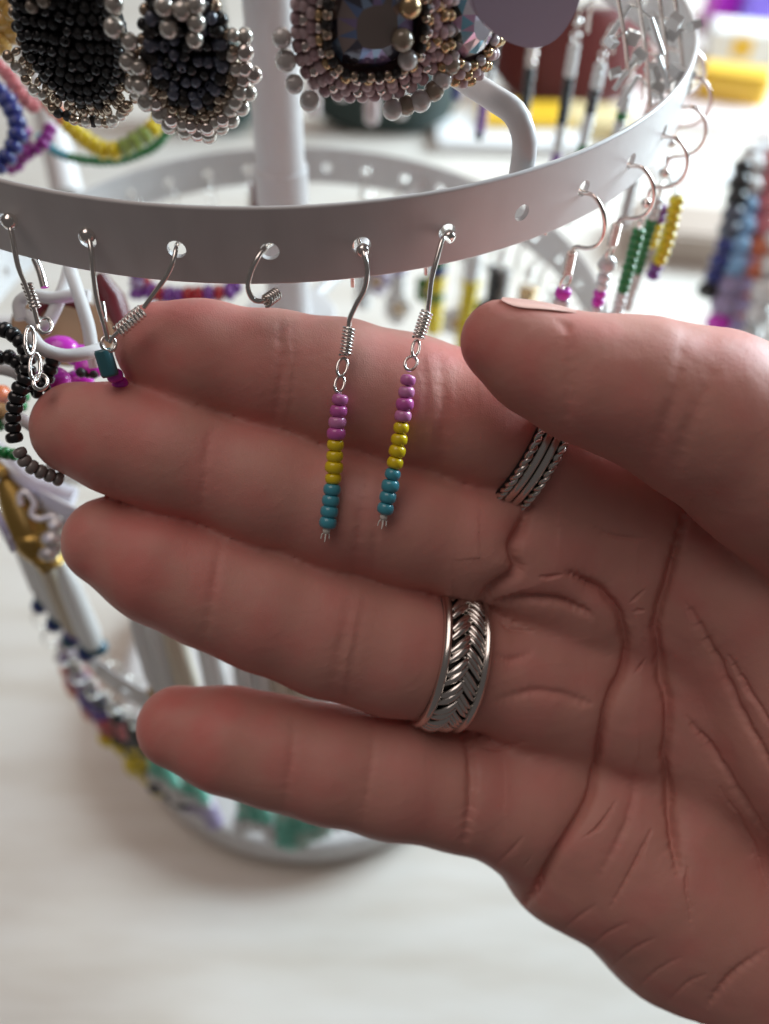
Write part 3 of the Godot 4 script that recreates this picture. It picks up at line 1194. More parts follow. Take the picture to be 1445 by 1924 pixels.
func build_front_hooks() -> void:
	# hook with its drop turned behind the index finger
	var e := thing("ear_hook", "silver ear hook swung aside behind the index finger, its drop hidden", "earring", Vector3.ZERO, "earrings hooked on the upper ring")
	var o := hole_at(1, theta(3))
	wire_at(e, [[509, 458, 131], [500, 464, 126.8], [486, 482, 125.6], [472, 510, 126], [466, 538, 126.8], [474, 560, 127.6], [490, 566, 128.4], [508, 558, 129.5]], 0.0004)
	part("coil", coil_mesh(at(500, 566, 128.6), at(520, 552, 131.5), 0.0008, 0.00025, 5), M.silver, e)
	var th := theta(2)
	# hook that leans to the left, coil seen against the index fingertip
	e = thing("ear_hook", "silver ear hook leaning left with a long coil beside the index fingertip", "earring", Vector3.ZERO, "earrings hooked on the upper ring")
	wire_at(e, [[340, 452, 131], [332, 462, 126.5], [326, 490, 125.7], [312, 520, 126.4], [292, 548, 127.6], [270, 578, 128.8]], 0.00035)
	part("coil", coil_mesh(at(268, 583, 128.9), at(222, 624, 130.0), 0.00088, 0.0002, 8), M.silver, e)
	wire_at(e, [[222, 624, 130], [212, 634, 130.2], [206, 644, 130.4]], 0.0003, "wire_loop")
	# hook with a teal tube bead and a magenta bead behind the fingertips
	e = thing("bead_earring", "silver hook with a large teal bead caught between the index and middle fingertips", "earring", Vector3.ZERO, "earrings hooked on the upper ring")
	wire_at(e, [[160, 430, 133], [166, 444, 127.5], [172, 474, 126.6], [176, 520, 127.4], [184, 570, 129], [196, 610, 131], [203, 640, 132.5]], 0.00038)
	part("wire_bead", ball(0.0012, 12), M.silver, e, Transform3D(Basis(), at(164, 442, 127.2)))
	wire_at(e, [[190, 568, 131], [194, 590, 131], [196, 604, 131]], 0.0006, "bead_tube")
	part("wire_loop", loop_mesh(at(204, 646, 132.5), CAM.basis.z + CAM.basis.x * 0.7, 0.0011, 0.0003), M.silver, e)
	var t := MB.new()
	var prof := [Vector2(0.0004, -0.0021), Vector2(0.00115, -0.0021), Vector2(0.00135, -0.0017), Vector2(0.00135, 0.0017), Vector2(0.00115, 0.0021), Vector2(0.0004, 0.0021)]
	t.lathe(prof, 18, Transform3D(facing(at(194, 660, 133) - at(208, 706, 134)), at(200, 682, 133.5)))
	part("tube_bead", t, M.teal_deep, e)
	part("bead", bead(0.0013, 0.002), M.magenta, e, Transform3D(facing(at(194, 660, 133) - at(208, 706, 134)), at(216, 706, 136)))
	part("bead", bead(0.0013, 0.002), M.magenta, e, Transform3D(facing(at(200, 690, 134) - at(222, 726, 136)), at(226, 722, 138)))
	# leftmost hook: tangle with white lace loops and a black bead hoop
	e = thing("hoop_earring", "black glossy bead hoop on a dark silver hook, leftmost on the band", "earring", Vector3.ZERO, "earrings hooked on the upper ring")
	wire_at(e, [[10, 400, 134], [16, 414, 128.8], [24, 450, 128.2], [34, 500, 129], [50, 540, 130.5], [64, 580, 132], [72, 612, 133]], 0.00038)
	part("wire_bead", ball(0.0012, 12), M.silver, e, Transform3D(Basis(), at(18, 416, 128.2)))
	part("coil", coil_mesh(at(50, 532, 131), at(68, 580, 132.4), 0.0007, 0.00024, 7), M.silver, e)
	wire_at(e, [[66, 486, 136], [76, 510, 136], [84, 540, 136]], 0.00065, "bead_tube")
	for l in [[84, 612, 13, 14], [56, 640, 9, 26], [66, 690, 10, 26], [76, 718, 13, 14]]:
		var lm := MB.new()
		var lp := []
		for k in 20:
			var a := TAU * k / 20
			lp.append(at(l[0] + cos(a) * l[2], l[1] + sin(a) * l[3], 133.5 + cos(a + 0.6) * 0.8))
		lm.tube(lp, 0.00034, 6, true)
		part("chain_link", lm, M.silver, e)
	thread_beads(e, pts_at([[-60, 640, 139], [-20, 622, 138], [14, 622, 137], [48, 655, 136.5], [52, 700, 136.5], [34, 740, 137], [24, 790, 138], [30, 840, 139]], 8), 0.00135, 0.0016, [[M.black_bead, 1]], 0.06, 12)
	thread_beads(e, pts_at([[34, 842, 139], [48, 868, 140], [72, 884, 141], [110, 900, 143]], 8), 0.0012, 0.0015, [[M.grey_bead, 1]], 0.06, 12)
	thread_beads(e, pts_at([[-40, 690, 141], [10, 670, 141], [40, 690, 141], [60, 735, 141], [84, 722, 142], [100, 676, 141]], 8), 0.0012, 0.0015, [[M.black_bead, 1]], 0.06, 12)
	# white cord loops
	e = thing("cord_earring", "loops of thick white cord hanging behind the black bead hoop", "earring", Vector3.ZERO)
	for l in [[[60, 632, 141], [80, 655, 140], [120, 668, 141], [160, 664, 143], [190, 655, 146]], [[130, 500, 150], [150, 560, 148], [165, 610, 147], [172, 650, 147], [180, 690, 148]], [[40, 600, 152], [36, 570, 152], [60, 555, 152], [100, 560, 152], [140, 555, 152], [168, 556, 152]], [[50, 590, 153], [80, 612, 152], [96, 596, 152], [120, 540, 154], [130, 505, 155]], [[-10, 690, 148], [30, 700, 147], [50, 720, 147]], [[20, 780, 152], [60, 800, 152], [90, 840, 154], [100, 880, 156]]]:
		var m := MB.new()
		m.tube(pts_at(l, 6), 0.0011, 10)
		part("cord", m, M.white_cord, e)
	# tan and red plaque behind the cord, and the magenta pieces
	e = thing("leather_earring", "tan leaf of leather with a red edge behind the white cord", "earring", Vector3.ZERO)
	var leaf := MB.new()
	leaf.lathe([Vector2(0.0, -0.0005), Vector2(0.0092, -0.0005), Vector2(0.0096, 0.0), Vector2(0.0092, 0.0005), Vector2(0.0, 0.0005)], 32, Transform3D(facing(CAM.basis.z + Vector3(0.5, 0.2, 0)) * Basis().scaled(Vector3(1, 1, 0.75)), at(120, 620, 172)))
	part("leather", leaf, M.tan, e)
	var rim := MB.new()
	rim.tube(pts_at([[60, 625, 170], [75, 580, 170], [120, 566, 170], [165, 580, 170]], 6), 0.001, 8)
	part("leather_edge", rim, M.maroon, e)
	e = thing("bead_cluster_earring", "magenta beads peeping out behind the black hoop", "earring", Vector3.ZERO)
	for q in [[98, 712, 146, 0.0024], [112, 655, 152, 0.0026], [150, 668, 153, 0.0022], [150, 712, 156, 0.002], [170, 690, 152, 0.0022]]:
		part("bead", ball(q[3], 14), M.magenta, e, Transform3D(Basis().scaled(Vector3(1.3, 0.8, 1)), at(q[0], q[1], q[2])))
	for q in [[152, 700, 150], [164, 700, 151], [176, 702, 151]]:
		part("link_bead", ball(0.0009, 10), M.dark_silver, e, Transform3D(Basis(), at(q[0], q[1], q[2])))
	# dark red tassel and purple drops behind the band
	e = thing("tassel_earring", "dark red pointed tassel seen under the band above the index fingertip", "earring", Vector3.ZERO)
	var ta := MB.new()
	ta.tube([at(188, 515, 190), at(205, 560, 190), at(226, 640, 192)], [0.0012, 0.0034, 0.004], 12)
	part("tassel", ta, M.maroon, e)
	e = thing("hoop_earring", "hoop of red and purple beads seen under the band, above the index finger", "earring", Vector3.ZERO)
	thread_beads(e, pts_at([[262, 520, 218], [285, 548, 216], [330, 556, 215], [390, 552, 215], [432, 548, 216], [440, 530, 218]], 8), 0.0022, 0.0024, [[M.red, 2], [M.purple, 1], [M.red, 1], [M.purple, 2]], 0.06, 10)
	e = thing("purple_drop_earring", "purple bead drop hanging straight behind the band by the red tassel", "earring", Vector3.ZERO)
	thread_beads(e, pts_at([[256, 505, 214], [258, 570, 216]], 2), 0.0019, 0.0024, [[M.purple, 1], [M.lavender, 1]], 0.06, 10)


# a beaded medallion: felt back, faceted or domed middle, rows of beads round it and a fringe
func build_medallion(label: String, o: Vector3, turn: float, spec: Dictionary) -> void:
	var e := thing("medallion_earring", label, "earring", o, "large beaded earrings hanging from the top ring")
	e.rotation.y = turn
	e.rotation.z = spec.get("roll", 0.0)
	var rx: float = spec.rx
	var ry: float = spec.ry
	var sq: float = spec.get("square", 2.0)
	var on := func(a: float, f: float) -> Vector3:
		var c := cos(a)
		var s := sin(a)
		var k := pow(pow(absf(c), sq) + pow(absf(s), sq), -1.0 / sq)
		return Vector3(c * k * rx * f, s * k * ry * f, 0)
	# felt back
	var m := MB.new()
	var rim0 := []
	var rim1 := []
	var rimn := []
	for k in 48:
		var p: Vector3 = on.call(TAU * k / 48, 1.0)
		rim0.append(p + Vector3(0, 0, -0.0015))
		rim1.append(p + Vector3(0, 0, -0.0003))
	for z in 2:
		var rr: Array = rim0 if z == 0 else rim1
		var nn := Vector3(0, 0, -1 if z == 0 else 1)
		var c: int = m.vert(Vector3(0, 0, rr[0].z), nn)
		var ids := []
		for p in rr: ids.append(m.vert(p, nn))
		for k in 48: m.tri(c, ids[k], ids[(k + 1) % 48])
	var ia := []
	var ib := []
	for k in 48:
		var nn: Vector3 = (rim0[k] * Vector3(1, 1, 0)).normalized()
		ia.append(m.vert(rim0[k], nn))
		ib.append(m.vert(rim1[k], nn))
	for k in 48: m.quad(ia[k], ia[(k + 1) % 48], ib[(k + 1) % 48], ib[k])
	part("felt_back", m, spec.felt, e)
	# the middle stone
	var f0: float = spec.stone
	if spec.get("facets", false):
		m = MB.new()
		m.colored = true
		var cols: Array = spec.cols
		var lev := [[1.0, 0.0002], [0.82, 0.0016], [0.45, 0.0026]]
		var nseg := 14
		for j in 2:
			for k in nseg:
				var a0 := TAU * (k + 0.5 * j) / nseg
				var a1 := TAU * (k + 1 + 0.5 * j) / nseg
				var am := (a0 + a1) / 2
				var p0: Vector3 = on.call(a0, f0 * lev[j][0]) + Vector3(0, 0, lev[j][1])
				var p1: Vector3 = on.call(a1, f0 * lev[j][0]) + Vector3(0, 0, lev[j][1])
				var q0: Vector3 = on.call(am, f0 * lev[j + 1][0]) + Vector3(0, 0, lev[j + 1][1])
				var q1: Vector3 = on.call(am + TAU / nseg, f0 * lev[j + 1][0]) + Vector3(0, 0, lev[j + 1][1])
				m.tint = cols[rng.randi() % cols.size()]
				flat_out(m, [p0, p1, q0])
				m.tint = cols[rng.randi() % cols.size()]
				flat_out(m, [p1, q1, q0])
		var top := []
		for k in nseg: top.append(on.call(TAU * (k + 1.0) / nseg, f0 * 0.45) + Vector3(0, 0, 0.0026))
		m.tint = cols[0]
		flat_out(m, top)
		part("faceted_stone", m, M.iris, e)
	else:
		# concentric rows of small beads, uneven
		var f := 0.08
		while f < f0:
			var count := int(maxf(1.0, TAU * (rx + ry) * 0.5 * f / 0.0016))
			for k in count:
				var p: Vector3 = on.call(TAU * (k + 0.3) / count, f) + Vector3(0, 0, 0.0009 * (1.3 - f) + rng.randf_range(-0.0001, 0.0002))
				part("centre_bead", bead(0.00082, 0.0013, 8), spec.middle[rng.randi() % spec.middle.size()], e, Transform3D(facing(Vector3(rng.randf_range(-1, 1), rng.randf_range(-1, 1), rng.randf_range(0, 1))), p))
			f += 0.0015 / ((rx + ry) * 0.5)
	# rows of beads
	for row in spec.rows:                       # [factor, bead radius, bead length, height, materials, tangential]
		var loop := []
		for k in 121: loop.append((on.call(TAU * k / 120, row[0]) as Vector3) + Vector3(0, 0, row[3]))
		if row[5]:
			thread_beads(e, loop, row[1], row[2], row[4], 0.06, 10, "rim_bead")
		else:
			var total := 0.0
			for k in 120: total += (loop[k] as Vector3).distance_to(loop[k + 1])
			var count := int(total / (row[1] * 2.0))
			for k in count:
				var a := TAU * k / count
				var p: Vector3 = on.call(a, row[0]) + Vector3(0, 0, row[3])
				var mats: Array = row[4]
				part("rim_bead", bead(row[1], row[2], 10), mats[k % mats.size()][0], e, Transform3D(facing(p * Vector3(1, 1, 0) + Vector3(0, 0, 0.0004)), p))
	# fringe round the lower edge
	for fr in spec.get("fringe", []):          # [from deg, to deg, count, stem length, ball radius, materials, stem material]
		for k in fr[2]:
			var a: float = deg_to_rad(lerpf(fr[0], fr[1], float(k) / maxf(1, fr[2] - 1)) + rng.randf_range(-1.5, 1.5))
			var p: Vector3 = on.call(a, 1.02)
			var d := (p.normalized() + Vector3(0, -0.25, 0)).normalized()
			var l: float = fr[3] * rng.randf_range(0.85, 1.15)
			var z := Vector3(0, 0, rng.randf_range(-0.0003, 0.0009))
			if l > 0.0008:
				part("fringe_bead", bead(fr[4] * 0.62, l, 10), fr[6], e, Transform3D(facing(d), p + d * l * 0.5 + z))
			part("fringe_pearl", ball(fr[4] * rng.randf_range(0.92, 1.05), 16), fr[5][rng.randi() % fr[5].size()], e, Transform3D(Basis(), p + d * (l + fr[4] * 0.9) + z))
	# loose pearls in front
	for q in spec.get("pearls", []):           # x, y, z in mm from the middle, radius
		part("pearl", ball(q[3] * 0.001, 18), q[4], e, Transform3D(Basis(), Vector3(q[0], q[1], q[2]) * 0.001))
	# ear wire up to the top ring
	m = MB.new()
	var top_y: float = TIER_TOP[0] - HOLE_DROP - o.y
	m.tube([Vector3(0, ry, -0.0008), Vector3(0, (ry + top_y) / 2, -0.0015), Vector3(0, top_y - 0.004, -0.001), Vector3(0, top_y, -0.0035), Vector3(0, top_y - 0.001, -0.0065), Vector3(0, top_y - 0.009, -0.009)], 0.0004, 7)
	part("ear_wire", m, M.silver, e)

func flat_out(m: MB, p: Array) -> void:
	var g: Vector3 = (p[1] - p[0]).cross(p[2] - p[0]).normalized()
	if g.z < 0: g = -g
	var ids := []
	for q in p: ids.append(m.vert(q, g))
	for k in range(1, p.size() - 1): m.tri(ids[0], ids[k], ids[k + 1])

func build_medallions() -> void:
	var pearl: Material = M.pearl
	var bronze: Material = M.bronze
	# black one
	build_medallion("black oval beaded earring with a bronze bead fringe, leftmost of the big ones", at(132, 62, 121), -0.17, {
		"rx": 0.0078, "ry": 0.0098, "felt": M.black_cloth, "stone": 0.86, "middle": [M.black_matte, M.black_matte, M.black_bead],
		"rows": [[0.9, 0.0008, 0.0014, 0.0006, [[M.black_bead, 1]], true], [1.0, 0.0008, 0.0015, 0.0, [[bronze, 1], [M.dark_silver, 1]], false]],
		"fringe": [[195, 345, 26, 0.0016, 0.00085, [bronze, pearl, M.dark_silver], M.bronze]],
		"pearls": [[-3.2, 5.5, 2, 0.9, M.dull_bead], [-1.6, 4.6, 2.2, 0.9, M.dull_bead], [-3.6, 3.6, 2, 0.85, M.dull_bead], [-2.2, 6.6, 2, 0.9, M.dull_bead], [0.2, 6.2, 2, 0.9, M.dull_bead]]})
	# slate one with pearls
	build_medallion("slate grey beaded earring with a silver pearl fringe, between the black and the rose ones", at(352, 90, 117), 0.02, {
		"rx": 0.0056, "ry": 0.0082, "felt": M.black_cloth, "stone": 0.8, "middle": [M.slate_bead, M.slate_bead, M.black_bead],
		"rows": [[0.84, 0.0009, 0.0017, 0.0008, [[M.slate_bead, 1], [M.dark_silver, 1]], true], [1.0, 0.0008, 0.0017, 0.0002, [[M.black_bead, 2], [bronze, 1]], false]],
		"fringe": [[183, 372, 20, 0.0011, 0.00115, [pearl, pearl, M.silver_pearl], M.bronze], [200, 350, 12, 0.0022, 0.0012, [pearl, M.silver_pearl], M.bronze]],
		"pearls": [[-1.6, 6.0, 3, 1.25, pearl], [0.6, 5.6, 3, 1.25, pearl], [2.4, 6.3, 2.8, 1.2, pearl], [-1.4, 3.4, 3, 1.25, pearl], [1.7, 2.2, 3, 1.15, pearl], [2.2, 4.2, 3, 1.2, pearl], [-9.0, 2.6, 1, 1.35, pearl], [-7.2, 1.0, 1.2, 1.15, pearl], [-8.0, -1.6, 1, 1.2, pearl], [-6.6, -2.2, 1.3, 1.1, pearl], [-8.4, 5.4, 1, 1.2, pearl], [-7.4, 7.2, 1, 1.2, pearl], [-6.8, -4.6, 1.3, 1.2, pearl], [5.9, -0.5, 0.6, 0.95, pearl], [6.3, -2.3, 0.6, 1.0, pearl], [6.4, 2.0, 0.6, 0.9, pearl]]})
	# rose one
	build_medallion("rose and gold beaded earring round a dark blue faceted stone", at(700, 38, 117), 0.28, {
		"rx": 0.0104, "ry": 0.0100, "square": 2.7, "felt": M.rose_cloth, "stone": 0.6, "facets": true, "cols": [Color(0.26, 0.22, 0.2), Color(0.2, 0.3, 0.55), Color(0.36, 0.52, 0.75), Color(0.36, 0.28, 0.52), Color(0.42, 0.34, 0.32), Color(0.1, 0.1, 0.14)],
		"rows": [[0.64, 0.0007, 0.0012, 0.0022, [[bronze, 1], [M.dark_silver, 1]], true], [0.72, 0.0008, 0.0012, 0.0012, [[M.gold_bead, 1], [M.silver_pearl, 1]], false], [0.81, 0.0009, 0.0015, 0.0007, [[M.rose_bead, 1], [M.rose_dark, 1]], false], [0.90, 0.00085, 0.0014, 0.0004, [[M.rose_bead, 2], [M.silver_pearl, 1]], false], [0.99, 0.0009, 0.0015, 0.0, [[M.rose_dark, 1], [M.rose_bead, 1]], false]],
		"fringe": [[185, 228, 4, 0.0006, 0.0014, [M.tan_glass, M.pale_glass], M.pale_glass], [285, 330, 6, 0.0006, 0.0015, [M.pale_glass, M.tan_glass], M.pale_glass]],
		"pearls": [[4.2, 2.4, 3, 1.5, M.gold_bead], [3.4, -1.6, 3, 1.5, M.tan_glass], [4.4, -4.4, 2.4, 1.4, M.pale_glass]]})
	# pale crystal one, half hidden by the petal
	build_medallion("pale beaded earring with a bright bluish crystal, half behind the lavender petal", at(888, 28, 121), 0.62, {
		"rx": 0.0062, "ry": 0.0090, "felt": M.rose_cloth, "stone": 0.62, "facets": true, "cols": [Color(0.8, 0.85, 0.9), Color(0.25, 0.6, 0.75), Color(0.75, 0.5, 0.7), Color(0.9, 0.9, 0.92), Color(0.08, 0.1, 0.1)],
		"rows": [[0.72, 0.0008, 0.0013, 0.0008, [[M.gold_bead, 1], [M.pale_glass, 1]], false], [0.86, 0.0009, 0.0014, 0.0005, [[M.rose_bead, 1], [M.gold_bead, 1]], false], [1.0, 0.0009, 0.0014, 0.0, [[M.gold_bead, 1], [M.rose_bead, 2]], false]]})
	# lavender petal, flat acrylic
	for spec in [["flat lavender petal earring at the top, over the pale crystal one", 1003, -52, 112.5, 0.0088, 0.0098, 0.5, 0.5], ["flat lavender petal earring at the left edge below the black hoop", -12, 960, 176, 0.0066, 0.0098, -0.9, 0.35]]:
		var e := thing("petal_earring", spec[0], "earring", at(spec[1], spec[2], spec[3]))
		e.rotation = Vector3(0, spec[6], spec[7])
		var m := MB.new()
		var ring := []
		for k in 40:
			var a := TAU * k / 40
			ring.append(Vector3(sin(a) * spec[4] * (1.0 + 0.25 * cos(a) * -1.0), -cos(a) * spec[5], 0))
		for z in 2:
			var nn := Vector3(0, 0, 1 if z == 0 else -1)
			var c := m.vert(nn * 0.0006, nn)
			var ids := []
			for p in ring: ids.append(m.vert(p + nn * 0.0006, nn))
			for k in 40: m.tri(c, ids[k], ids[(k + 1) % 40])
		var a0 := []
		var a1 := []
		for p in ring:
			a0.append(m.vert(p + Vector3(0, 0, 0.0006), (p as Vector3).normalized()))
			a1.append(m.vert(p - Vector3(0, 0, 0.0006), (p as Vector3).normalized()))
		for k in 40: m.quad(a0[k], a0[(k + 1) % 40], a1[(k + 1) % 40], a1[k])
		part("petal", m, M.lavender_acrylic, e)
		var w := MB.new()
		w.tube([Vector3(0, spec[5], 0), Vector3(0.0006, spec[5] + 0.006, 0.0006), Vector3(0, spec[5] + 0.014, 0)], 0.0004, 6)
		part("ear_wire", w, M.silver, e)


func build_right_hooks() -> void:
	var specs := [
		[7, "open silver hook with a coil and pink bead, nearest above the thumb", 0.0, 0, [["pink"]]],
		[8, "silver hook beside the thumb with a clear crystal cube below its coil", 0.0, 0, [["crystal"]]],
		[9, "silver hook holding a strand of dark green beads at the right of the band", 0.05, 1, [["green"]]],
		[10, "silver hook with a green and clear bead strand, farther round the band", 0.03, 1, [["green2"]]],
		[11, "silver hook holding a strand of yellow and purple beads at the band's right side", 0.0, 1, [["yellow"]]],
		[12, "silver hook holding a second, shorter yellow strand at the band's far right", 0.0, 1, [["yellow2"]]],
	]
	for s in specs:
		var th := theta(s[0])
		var e := thing("hook_earring", s[1], "earring", Vector3.ZERO, "earrings hooked on the upper ring")
		var end := hang_wire(e, hole_at(1, th), th, M.rose_silver, Vector3(0, 0, 0), s[3])
		match s[4][0][0]:
			"pink":
				strand_drop(e, end, 0.008, 0.0016, 0.002, [[M.magenta, 1], [M.clear_bead, 1]])
			"crystal":
				part("crystal_cube", ball(0.0019, 8), M.crystal, e, Transform3D(Basis(), end + Vector3(0, -0.0012, 0)))
				strand_drop(e, end + Vector3(0, -0.003, 0), 0.010, 0.0013, 0.0018, [[M.clear_bead, 2], [M.magenta, 2]])
			"green":
				strand_drop(e, end, 0.026, 0.0013, 0.0016, [[M.green, 9], [M.clear_bead, 6]])
			"green2":
				strand_drop(e, end, 0.027, 0.0013, 0.0016, [[M.clear_bead, 3], [M.green, 8], [M.white_bead, 8]])
			"yellow":
				line_drop(e, end, [[1273, 368, 180], [1262, 420, 184], [1248, 468, 188], [1226, 518, 193]], 0.0016, 0.0019, [[M.yellow, 8], [M.purple, 2], [M.yellow, 8]])
			"yellow2":
				line_drop(e, end, [[1247, 385, 192], [1236, 420, 194], [1220, 470, 198]], 0.0016, 0.0019, [[M.purple, 2], [M.yellow, 7]])
	# far right of the band: strands whose hooks face away
	specs = [
		[13, "strand of clear crystals inside the ring at its far right", [["crystal", 7]], 0.03],
		[14, "strand with a square clear crystal, second inside the ring from its far right", [["crystal", 3], ["green", 1], ["clear_bead", 4]], 0.032],
		[15, "long dangle of clear bugles and green beads inside the far side of the ring", [["clear_bead", 3], ["dark_bead", 3], ["clear_bead", 4], ["green", 3]], 0.045],
		[16, "strand of white and black beads ending purple, before the maroon bag", [["white_bead", 4], ["black_bead", 6], ["white_bead", 4], ["purple", 4]], 0.036],
		[17, "strand of silver, black and white beads ending purple, middle of the maroon bag", [["silver_pearl", 5], ["black_bead", 6], ["white_bead", 5], ["purple", 4]], 0.038],
		[18, "strand of black and purple beads before the left half of the maroon bag", [["black_bead", 7], ["clear_bead", 4], ["purple", 5]], 0.036],
		[19, "short purple and navy strand at the left edge of the maroon bag", [["purple", 7], ["navy", 6]], 0.028],
	]
	for s in specs:
		var th := theta(s[0])
		var e := thing("strand_earring", s[1], "earring", Vector3.ZERO, "earrings on the far side of the upper ring")
		var end := hang_wire(e, hole_at(1, th), th, M.silver, Vector3(rng.randf_range(-0.06, 0.06), 0, 0), 1)
		var pat := []
		for q in s[2]: pat.append([M[q[0]], q[1]])
		var l: float = s[3]
		strand_drop(e, end, l, 0.0016, 0.0021, pat, Vector3(rng.randf_range(-0.05, 0.05), 0, 0))
	# crystal chandeliers on the top ring's right side, their ends inside the upper ring
	var ch := [
		["chandelier of clear cubes, leftmost inside the ring's right end", [[1150, -60, 142], [1172, 60, 152], [1180, 130, 157]], 2],
		["chandelier with a large square clear crystal near the band's right rim", [[1230, -60, 150], [1250, 80, 162], [1256, 175, 168]], 3],
		["chandelier of thin clear sticks low inside the ring's right end", [[1190, -60, 146], [1214, 100, 160], [1222, 215, 168]], 4],
		["chandelier of frosted drops close to the ring's right inner wall", [[1260, -60, 154], [1276, 60, 164], [1284, 130, 169]], 2],
	]
	for s in ch:
		var e := thing("chandelier_earring", s[0], "earring", Vector3.ZERO, "crystal chandeliers on the top ring")
		var pl := pts_at(s[1], 6)
		var w := MB.new()
		var hole := hole_at(0, atan2((pl[0] as Vector3).x, (pl[0] as Vector3).z))
		w.tube(smooth([hole, hole.lerp(pl[0], 0.5) + Vector3(0, -0.004, 0)] + pl, 2), 0.0004, 6)
		part("ear_wire", w, M.rose_silver, e)
		for q in s[2]:
			var f: float = float(q + 1) / s[2]
			var p: Vector3 = pl[mini(int(f * (pl.size() - 1)), pl.size() - 1)]
			for side in [-1.0, 1.0]:
				var o := p + Vector3(side * 0.0020, rng.randf_range(-0.002, 0.002), rng.randf_range(-0.002, 0.002))
				if s[2] == 4:
					var st := MB.new()
					st.tube([o, o + Vector3(side * 0.003, -0.005, 0.002)], 0.0005, 6)
					part("crystal_stick", st, M.clear_bead, e)
				else:
					var cube := BoxMesh.new()
					cube.size = Vector3(0.0023, 0.0023, 0.0016) * rng.randf_range(0.7, 1.2)
					part("crystal_cube", cube, M.crystal, e, Transform3D(Basis.from_euler(Vector3(rng.randf() * 3, rng.randf() * 3, rng.randf() * 3)), o))
				var lk := MB.new()
				lk.tube([p, o], 0.0002, 5)
				part("link", lk, M.silver, e)
	# pale glass drops on the far side, under the rose earring
	var k := 0
	for q in [[20.2, 0.017], [20.9, 0.02], [21.6, 0.014], [22.3, 0.019], [23.0, 0.015], [23.6, 0.018]]:
		var th := theta(q[0])
		var e := thing("glass_drop_earring", ["pale glass drop under the rose earring, nearest the right spoke", "long pale pink drop under the rose earring, second from the right spoke", "short clear drop with a white bead, under the middle of the rose earring", "long white drop left of the middle of the rose earring", "small grey glass drop close beside the pole", "narrow frosted drop just right of the pole"][k], "earring", Vector3.ZERO, "glass drops on the far side of the upper ring")
		var o := hole_at(1, th)
		var end := hang_wire(e, o, th, M.silver, Vector3.ZERO, 1)
		end.y -= 0.018
		var m := MB.new()
		var l: float = q[1] * 1.15
		m.lathe([Vector2(0.0, 0.0), Vector2(0.0012, -0.0015), Vector2(0.0026, -l * 0.75), Vector2(0.0022, -l * 0.93), Vector2(0.0, -l)], 12, Transform3D(Basis(), end))
		part("glass_drop", m, [M.pale_glass, M.rose_glass][k % 2], e)
		var t := MB.new()
		t.tube([end + Vector3(0, 0.0185, 0), end], 0.0005, 6)
		part("link", t, M.silver, e)
		k += 1


func line_drop(e: Node3D, from: Vector3, line: Array, r: float, h: float, pat: Array) -> void:
	var pl := pts_at(line, 6)
	var m := MB.new()
	m.tube([from] + pl, 0.00025, 6)
	part("thread_wire", m, M.silver, e)
	thread_beads(e, pl, r, h, pat, 0.06, 12)


